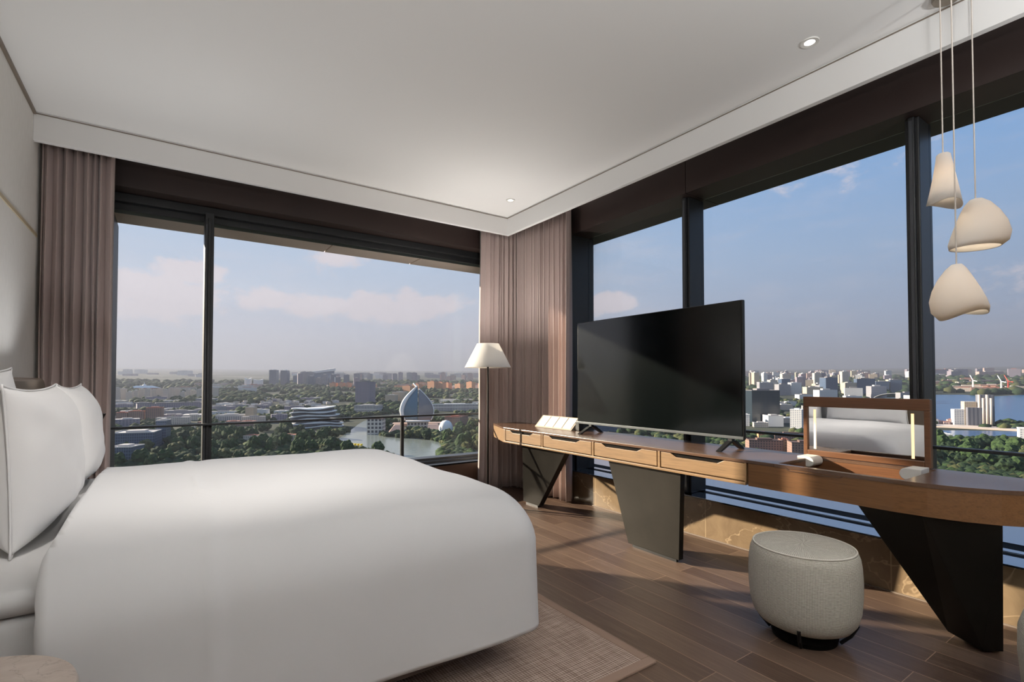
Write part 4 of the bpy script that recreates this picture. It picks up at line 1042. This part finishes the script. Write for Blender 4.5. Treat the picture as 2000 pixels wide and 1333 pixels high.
# orange apartments
for k, (az, r, w, h) in enumerate(((15.0, 2700, 26, 36), (15.8, 2700, 24, 36), (16.5, 2700, 20, 36), (22.9, 2420, 46, 30), (23.9, 2480, 40, 36), (25.6, 2500, 42, 48), (26.5, 2500, 46, 44), (27.3, 2550, 30, 40), (28.6, 2500, 34, 36), (29.9, 2580, 36, 44), (31.2, 2600, 34, 36))):
    building('apartment_building', az, r, w, h, 30, 'facade_orange', 'roof_red', 'sunlit orange apartment tower in the band behind the museum', 'building', 'sunlit orange apartment towers', turn=-38, parts=False)
cluster(26, 14.8, 32, 2600, 3300, (40, 90), (14, 26), (24, 40), ['facade_orange', 'facade_pink', 'facade_cream'], ['roof_red', 'roof_light'], 'low pinkish roofed block in the far orange quarter', 'low blocks of the orange quarter', 'city_block')
cluster(20, 17.5, 32, 3900, 4700, (26, 46), (50, 80), (24, 30), ['facade_mauve', 'facade_pink', 'facade_grey'], ['roof_grey'], 'hazy mauve apartment tower below the left horizon', 'mauve towers under the left horizon')
cluster(16, 11.6, 17.5, 3000, 3300, (26, 40), (44, 90), (22, 30), ['facade_grey', 'facade_mauve', 'facade_blue'], ['roof_light'], 'pale blue-grey tower clustered in front of the long sloping roof', 'towers under the sloping roof', turn=(-20, 10))
cluster(14, 1.0, 8.0, 2500, 3300, (40, 90), (10, 24), (24, 40), ['facade_cream', 'facade_pink', 'facade_white'], ['roof_light', 'roof_red'], 'low pinkish block on the plain at far left', 'low blocks on the left plain', 'city_block')
cluster(40, -4, 32, 5200, 9000, (60, 160), (20, 60), (40, 60), ['facade_mauve', 'facade_white', 'facade_grey'], ['roof_light'], 'faint distant block near the left horizon', 'distant blocks near the left horizon', 'city_block')
cluster(70, 4.2, 15.5, 1500, 2050, (10, 16), (6, 9), (10, 14), ['facade_white', 'facade_grey', 'facade_cream'], ['roof_grey', 'roof_light', 'roof_light'], 'small pale-roofed villa in the estate beyond the wavy building', 'villas', 'villa')
cluster(12, -3.5, 5.0, 1300, 1900, (30, 60), (8, 14), (20, 30), ['facade_grey', 'facade_blue', 'facade_mauve'], ['roof_grey', 'roof_light'], 'low grey-blue block before the cream tower row', 'low grey blocks at left', 'city_block')
cluster(10, 20.5, 31, 1450, 2300, (30, 60), (8, 14), (20, 30), ['facade_white', 'facade_cream'], ['roof_light'], 'small pale building among woods behind the museum', 'pale buildings in the woods', 'city_block')
cluster(8, 2, 12, 800, 1100, (14, 30), (6, 10), (14, 20), ['facade_cream', 'facade_brown'], ['roof_light', 'roof_red'], 'low house among the trees behind the bed', 'houses among the trees', 'house')
cluster(34, -4, 14, 1120, 1950, (24, 60), (7, 15), (18, 34), ['facade_grey', 'facade_white', 'facade_mauve', 'facade_cream'], ['roof_grey', 'roof_light'], 'low pale town block in the quarter behind the left handrail', 'low town blocks at left', 'city_block')
# ---- seen through the right window
building('glass_tower', 61.0, 1085, 52, 66, 44, 'facade_darkglass', 'roof_grey', 'dark glass office tower right beside the television', turn=22)
building('white_apartments', 64.2, 1006, 18, 36, 26, 'facade_white', 'roof_white', 'white ribbed apartment block left of the vanity mirror, front part', turn=-10)
building('white_apartments', 65.3, 1030, 18, 32, 26, 'facade_white', 'roof_white', 'white ribbed apartment block behind the vanity mirror frame', turn=-10)
building('warehouse', 62.04, 1056, 27, 20, 30, 'roof_white', 'roof_light', 'plain pale box building right of the dark glass tower', turn=20)
building('low_hall', 60.9, 1035, 24, 8, 16, 'facade_cream', 'roof_light', 'low cream hall at the foot of the dark glass tower', turn=10)
building('white_block', 59.6, 1050, 12, 21, 14, 'facade_white', 'roof_white', 'small white block at the television edge below the dark glass tower', turn=0)
building('beige_tower', 65.54, 2069, 54, 38, 34, 'facade_beige', 'roof_light', 'wide beige building above the left corner of the vanity mirror', turn=24)
building('slate_tower', 66.86, 2154, 42, 70, 40, 'facade_blue', 'roof_grey', 'tallest slate-blue tower above the vanity mirror', turn=30)
building('pale_tower', 68.46, 2209, 36, 50, 40, 'facade_beige', 'roof_light', 'pale beige tower right of the tallest slate tower', turn=30)
building('slate_block', 69.69, 2225, 56, 64, 44, 'facade_blue', 'roof_grey', 'broad slate-blue block above the middle of the vanity mirror', turn=14)
building('slate_block', 70.99, 2536, 44, 47, 40, 'facade_blue', 'roof_light', 'slate block with pale frame left of the right mullion', turn=10)
building('slate_block', 71.98, 2549, 38, 53, 40, 'facade_blue', 'roof_grey', 'slate block touching the left edge of the right mullion', turn=10)
building('grey_block', 61.36, 2338, 53, 48, 40, 'facade_grey', 'roof_white', 'grey block with white top above the dark glass tower', turn=16)
building('grey_block', 63.1, 2354, 33, 62, 36, 'facade_blue', 'roof_light', 'slim blue tower right of the dark glass tower', turn=20)
building('grey_block', 64.0, 2277, 38, 48, 36, 'facade_white', 'roof_white', 'white-edged block between the slim blue tower and the beige building', turn=20)
cluster(14, 59.4, 73.5, 1700, 2500, (30, 60), (20, 44), (24, 40), ['facade_blue', 'facade_grey', 'facade_white', 'facade_beige'], ['roof_light', 'roof_grey'], 'mid-rise office block in the business quarter at right', 'mid-rise offices at right', 'office_block', turn=(5, 35))
cluster(26, 59.2, 73, 1120, 1750, (16, 40), (7, 18), (16, 30), ['facade_white', 'facade_cream', 'facade_grey', 'facade_brown'], ['roof_light', 'roof_white', 'roof_grey'], 'low pale building in the quarter behind the vanity mirror', 'low buildings behind the mirror', 'low_building', turn=(5, 30))
cluster(56, 59.2, 72.5, 2900, 4600, (22, 44), (40, 84), (22, 30), ['facade_white', 'facade_cream', 'facade_pink', 'facade_mauve', 'facade_beige'], ['roof_light', 'roof_white'], 'pale apartment tower in the dense skyline at right', 'apartment towers of the right skyline', turn=(0, 40))
cluster(40, 59, 82, 4700, 8500, (60, 150), (30, 70), (30, 50), ['facade_pink', 'facade_white', 'facade_mauve'], ['roof_light', 'roof_red'], 'faint distant block near the right horizon', 'distant blocks near the right horizon', 'city_block', turn=(0, 40))
cluster(24, 73.6, 82, 2650, 4300, (60, 130), (10, 24), (30, 50), ['facade_brown', 'facade_pink', 'facade_cream'], ['roof_red', 'roof_light'], 'low dock shed along the far shore of the bay', 'dock sheds across the bay', 'dock_shed', turn=(0, 30))
# curved stadium roof
x, y = P2(72.0, 2010); zg = gz(1990); e = empty('stadium', (x, y, zg), 'white arched stadium roof just above the vanity mirror', 'building'); FOOT.append((x, y, 66)); rs = []
for i in range(13):
    t_ = i / 12; row = []
    for j in range(25):
        a = math.pi * j / 24; R2 = 60 - 14 * t_; row.append((x + R2 * math.cos(a) * math.cos(-R_(72)) - (t_ - .5) * 60 * math.sin(-R_(72)), y + R2 * math.cos(a) * math.sin(-R_(72)) + (t_ - .5) * 60 * math.cos(-R_(72)), zg + (24 - 4 * t_) * math.sin(a)))
    rs.append(row)
MB().rings(rs, False, False, False).build('roof_shell', 'roof_white', e, smooth=True, solid=1.0)
MB().prism(quad(x, y, 110, 50, face_rot(72, 0)), zg - 3, zg + 9).build('stand', 'ext_glass', e)
# near brown blocks below the rail
building('brown_block', 61.2, 720, 40, 17, 22, 'facade_brown', 'roof_brown', 'dark brown roofed block just above the desk beside the television', turn=14)
building('brown_block', 64.9, 700, 36, 19, 24, 'facade_brown', 'roof_brown', 'dark brown roofed block left of the vanity lid', turn=14)
building('stair_house', 63.0, 735, 10, 17, 10, 'facade_orange', 'roof_red', 'small orange stair house between the two dark brown blocks', turn=14)
building('terrace_row', 63.6, 872, 46, 9, 18, 'facade_brown', 'roof_brown', 'long brown terrace row just below the right handrail', turn=10)
building('terrace_row', 61.1, 870, 14, 9, 14, 'facade_orange', 'roof_red', 'short orange terrace house below the right handrail', turn=10)
for k, (az, r, w, h) in enumerate(((44.5, 900, 60, 22), (49.0, 930, 62, 26), (53.2, 900, 50, 22), (56.6, 930, 40, 26))):
    building('slate_row', az, r, w, h, 26, 'facade_blue', 'roof_grey', 'slate-blue block seen in the gap between desk and television, %s' % ('leftmost', 'second from left', 'second from right', 'rightmost')[k], turn=0, parts=False)
# harbour: silos, pier, cranes
e = empty('grain_silo', P3(77.3, 1215), 'grey silo complex with tall dark tower on the harbour pier', 'building')
def sub(az, r, w, h, d, fac, roof, nm, turn=16):
    x, y = P2(az, r + d / 2); FOOT.append((x, y, max(w, d) * .6)); MB().prism(quad(x, y, w, d, face_rot(az, turn)), gz(r) - 3, gz(r) + h, 0, uv=True, roofmi=1).build(nm, [fac, roof], e)
sub(76.2, 1212, 15, 30, 18, 'facade_white', 'roof_white', 'annex'); sub(76.9, 1216, 17, 44, 18, 'facade_beige', 'roof_white', 'loading_house'); sub(77.25, 1208, 24, 34, 20, 'facade_silo', 'roof_grey', 'silo_block')
sub(77.9, 1226, 20, 56, 20, 'facade_silo', 'roof_grey', 'silo_tower')
for k in range(4):
    x, y = P2(77.55 + k * 0.24, 1212); MB().lathe([(2.0, -2), (2.0, 57 - 6 * (k % 2))], (x, y, gz(1212)), 12).build('silo_column', 'concrete_pier', e, smooth=True)
b = MB()
for a in range(12):
    a0_, a1_ = 74.6 + a * 0.9, 74.6 + (a + 1) * 0.9
    b.hexa([P3(a0_, 1165, -2), P3(a1_, 1165, -2), P3(a1_, 1205, -2), P3(a0_, 1205, -2), P3(a0_, 1165, 2.6), P3(a1_, 1165, 2.6), P3(a1_, 1205, 2.6), P3(a0_, 1205, 2.6)])
b.build('pier', 'concrete_pier', recenter=False, label='long pale concrete pier in front of the grain silo', cat='pier')
for k in range(7):
    random.seed(70 + k); building('harbour_house', 74.7 + k * 0.25, 1215 + 9 * (k % 3), 9, random.uniform(5, 11), 9, random.choice(['facade_orange', 'facade_white', 'facade_pink']), 'roof_red', 'tiny red-roofed harbour house left of the grain silo', 'building', 'harbour houses left of the silo', turn=12, parts=False)
building('white_warehouse', 75.2, 965, 19, 9, 16, 'facade_white', 'roof_white', 'small white warehouse on the near shore beside the right mullion', turn=12)
building('white_office', 80.5, 985, 24, 21, 20, 'facade_white', 'roof_white', 'white office block at the right edge of the photo above the handrail', turn=8)
for k, az in enumerate((76.4, 77.4, 78.4)): building('shore_shed', az, 980, 20, 4.5 + k % 2, 16, 'roof_light', 'roof_light', 'long low grey-roofed shed on the near shore above the handrail', 'building', 'sheds on the near shore', turn=8, parts=False)
for k, (az, r) in enumerate(((78.9, 2640), (79.3, 2680), (77.2, 2800))):
    x, y = P2(az, r); zg = gz(r); c_ = MB()
    for dx in (-9, 9): c_.tube([(x + dx, y, zg), (x + dx * .5, y, zg + 44)], 1.6, 6)
    c_.tube([(x - 5, y, zg + 44), (x + 5, y, zg + 44)], 1.6, 6).tube([(x - 30, y - 20, zg + 40), (x, y, zg + 44), (x + 22, y + 14, zg + 66)], 1.6, 6)
    c_.build('harbour_crane', 'ext_white' if k != 1 else 'ext_red', label=('white harbour crane on the far shore of the bay, left of the red one', 'red harbour crane on the far shore of the bay', 'lone white harbour crane beyond the grain silo')[(0, 1, 2)[k]], cat='crane')
# road on the left
b = MB(); rd = [(2.0, 700), (4.0, 753), (6.5, 800), (9.5, 870), (12.9, 930), (15.5, 960)]
for az, r in rd: b.v += [P3(az, r - 7, 0.5), P3(az, r + 7, 0.5)]
for i in range(len(rd) - 1): b.face((2 * i, 2 * i + 2, 2 * i + 3, 2 * i + 1))
b.build('road', 'road_asphalt', kind='structure', recenter=False)
def on_road(az, r):
    for (a0, r0), (a1, r1) in zip(rd, rd[1:]):
        if a0 <= az <= a1 and abs(r - (r0 + (r1 - r0) * (az - a0) / (a1 - a0))) < 16: return True
    return False
# ---- trees: individuals nearby, the rest of the woods as one canopy
def crown_proto(seed, squash, m_):
    rnd = random.Random(seed); bm = bmesh.new()
    bmesh.ops.create_icosphere(bm, subdivisions=3, radius=1.0)
    for v in bm.verts:
        q = v.co * 1.7 + Vector((seed * 3.1, seed, 0)); k = 1 + 0.34 * noise.noise(q) + 0.20 * noise.noise(q * 2.6) + 0.10 * noise.noise(q * 6)
        v.co *= k; v.co.z *= squash
    me = bpy.data.meshes.new('crown'); bm.to_mesh(me); bm.free(); me.materials.append(MATS[m_]); return me
PROT = [crown_proto(1, 0.95, 'leaf_dark'), crown_proto(2, 1.15, 'leaf_green'), crown_proto(3, 0.85, 'leaf_olive'), crown_proto(4, 1.35, 'leaf_green')]
tb = MB(); tb.lathe([(0.09, -1.6), (0.06, -0.5), (0.03, 0.1)], (0, 0, 0), 8); trunk0 = tb.build('trunk', 'trunk', recenter=False); TM = trunk0.data; bpy.data.objects.remove(trunk0)
def tree(x, y, z, s, k, label, group):
    e = empty('tree', (x, y, z), label, 'tree', group)
    c_ = bpy.data.objects.new('crown', PROT[k % 4]); COL.objects.link(c_); c_.parent = e; c_.location = (0, 0, s * 1.25); c_.scale = (s, s, s); c_.rotation_euler = (0, 0, k * 1.3)
    t_ = bpy.data.objects.new('trunk', TM); COL.objects.link(t_); t_.parent = e; t_.location = (0, 0, s * 1.25); t_.scale = (s, s, s)
TZ = [(1.0, 'beside the slate office blocks at far left'), (4.5, 'just left of the far window mullion'), (9.0, 'between the mullion and the teal-roofed pavilion'), (13.0, 'in front of the wavy layered building'), (17.0, 'on the left bank of the river'), (21.0, 'beside the white grid building'), (25.0, 'in front of the sail-shaped museum'), (90.0, 'right of the white dome')]
random.seed(21); cnt = 0
for _ in range(4000):
    if cnt >= 165: break
    az = random.uniform(-3.6, 32); r = random.uniform(660, 1000)
    if wet(az, r, 10) or busy(az, r, 6) or on_road(az, r): continue
    x, y = P2(az, r)
    if noise.noise(Vector((x * .012, y * .012, 0))) < -0.22: continue
    cnt += 1; lf = az < 14
    zone = next(z_ for z_ in TZ if az < z_[0])
    kk = random.randrange(4); ff = 'nearer' if r < 760 else ('middle' if r < 870 else 'farther')
    tree(x, y, gz(r), random.uniform(5.5, 8.5), kk, '%s green tree %s, among the %s ones' % (('dark round', 'tall bright', 'broad olive', 'slender bright')[kk], zone[1], ff), 'trees ' + zone[1])
cnt = 0
for _ in range(3000):
    if cnt >= 90: break
    az = random.uniform(73.8, 82); r = random.uniform(690, 900)
    if busy(az, r, 6): continue
    x, y = P2(az, r); cnt += 1; kk = random.randrange(4)
    zn = 'beside the right mullion' if az < 76 else ('below the grain silo' if az < 79 else 'at the right edge of the photo')
    tree(x, y, gz(r), random.uniform(6.5, 9.5), kk, '%s park tree %s, in the %s rows' % (('dark round', 'tall bright', 'broad olive', 'slender bright')[kk], zn, 'nearer' if r < 800 else 'farther'), 'park trees ' + zn)
# canopy
ico = bmesh.new(); bmesh.ops.create_icosphere(ico, subdivisions=1, radius=1.0); iv = [v.co.copy() for v in ico.verts]; ifc = [tuple(v.index for v in f_.verts) for f_ in ico.faces]; ico.free()
def canopy(az0, az1, r0, r1, n_, thr, label, seed, smin, smax):
    rnd = random.Random(seed); V = []; F = []; MI = []
    for _ in range(n_):
        az = rnd.uniform(az0, az1); r = math.exp(rnd.uniform(math.log(r0), math.log(r1)))
        x, y = P2(az, r)
        if noise.noise(Vector((x * .0035, y * .0035, 3))) + 0.5 * noise.noise(Vector((x * .012, y * .012, 7))) < thr: continue
        if wet(az, r, 8) or busy(az, r, 5) or on_road(az, r): continue
        s = rnd.uniform(smin, smax) * (1 + max(0, r - 1000) / 2500.0); k = len(V); mi = rnd.choice((0, 0, 1, 2)); z = gz(r) + s * 0.35
        for v in iv:
            q = 1 + rnd.uniform(-.25, .25); V.append((x + v.x * s * q, y + v.y * s * q, z + v.z * s * 0.8 * q))
        for f_ in ifc: F.append(tuple(k + i for i in f_)); MI.append(mi)
    me = bpy.data.meshes.new('tree_canopy'); me.from_pydata(V, [], F)
    for m_ in ('leaf_dark', 'leaf_green', 'leaf_olive'): me.materials.append(MATS[m_])
    me.polygons.foreach_set('material_index', MI); me.polygons.foreach_set('use_smooth', [True] * len(F))
    o = bpy.data.objects.new('tree_canopy', me); COL.objects.link(o); tag(o, label, 'trees', kind='stuff')
canopy(-5, 34, 620, 1300, 5200, -0.12, 'dense tree canopy between the near left buildings', 31, 5.5, 8)
canopy(-5, 34, 1300, 4200, 6500, -0.02, 'distant woods behind the museum and left city', 32, 7, 11)
canopy(56, 84, 620, 2400, 4200, -0.02, 'tree canopy between the right city buildings', 33, 6, 9)
canopy(73.5, 84, 640, 960, 1500, -0.9, 'dense park canopy under the right handrail', 34, 6, 9)
canopy(57, 84, 2400, 5200, 1800, 0.05, 'distant woods beyond the bay', 35, 9, 14)
canopy(-25, 100, 230, 640, 3600, -0.05, 'tree canopy on the ground close below the building', 36, 4.5, 7)
canopy(34, 56, 620, 4200, 3200, -0.05, 'tree canopy hidden behind the room corner', 37, 6, 10)
canopy(-25, -5, 620, 4200, 2200, -0.05, 'tree canopy beyond the left curtain', 38, 6, 10)
# ---- distant air: a ring of thin haze that starts well away from the building
b = MB(); rin, rout, n_ = 260.0, 27000.0, 48
for rad in (rin, rout):
    for z in (-140.0, 900.0):
        for k in range(n_): a = 2 * math.pi * k / n_; b.v.append((rad * math.cos(a), rad * math.sin(a), z))
for k in range(n_):
    j = (k + 1) % n_
    b.face((k, j, n_ + j, n_ + k)); b.face((2 * n_ + k, 3 * n_ + k, 3 * n_ + j, 2 * n_ + j)); b.face((n_ + k, n_ + j, 3 * n_ + j, 3 * n_ + k)); b.face((k, 2 * n_ + k, 2 * n_ + j, j))
hz_ = b.build('haze', 'haze_air', recenter=False, label='thin evening haze lying over the distant city', cat='haze', kind='stuff')
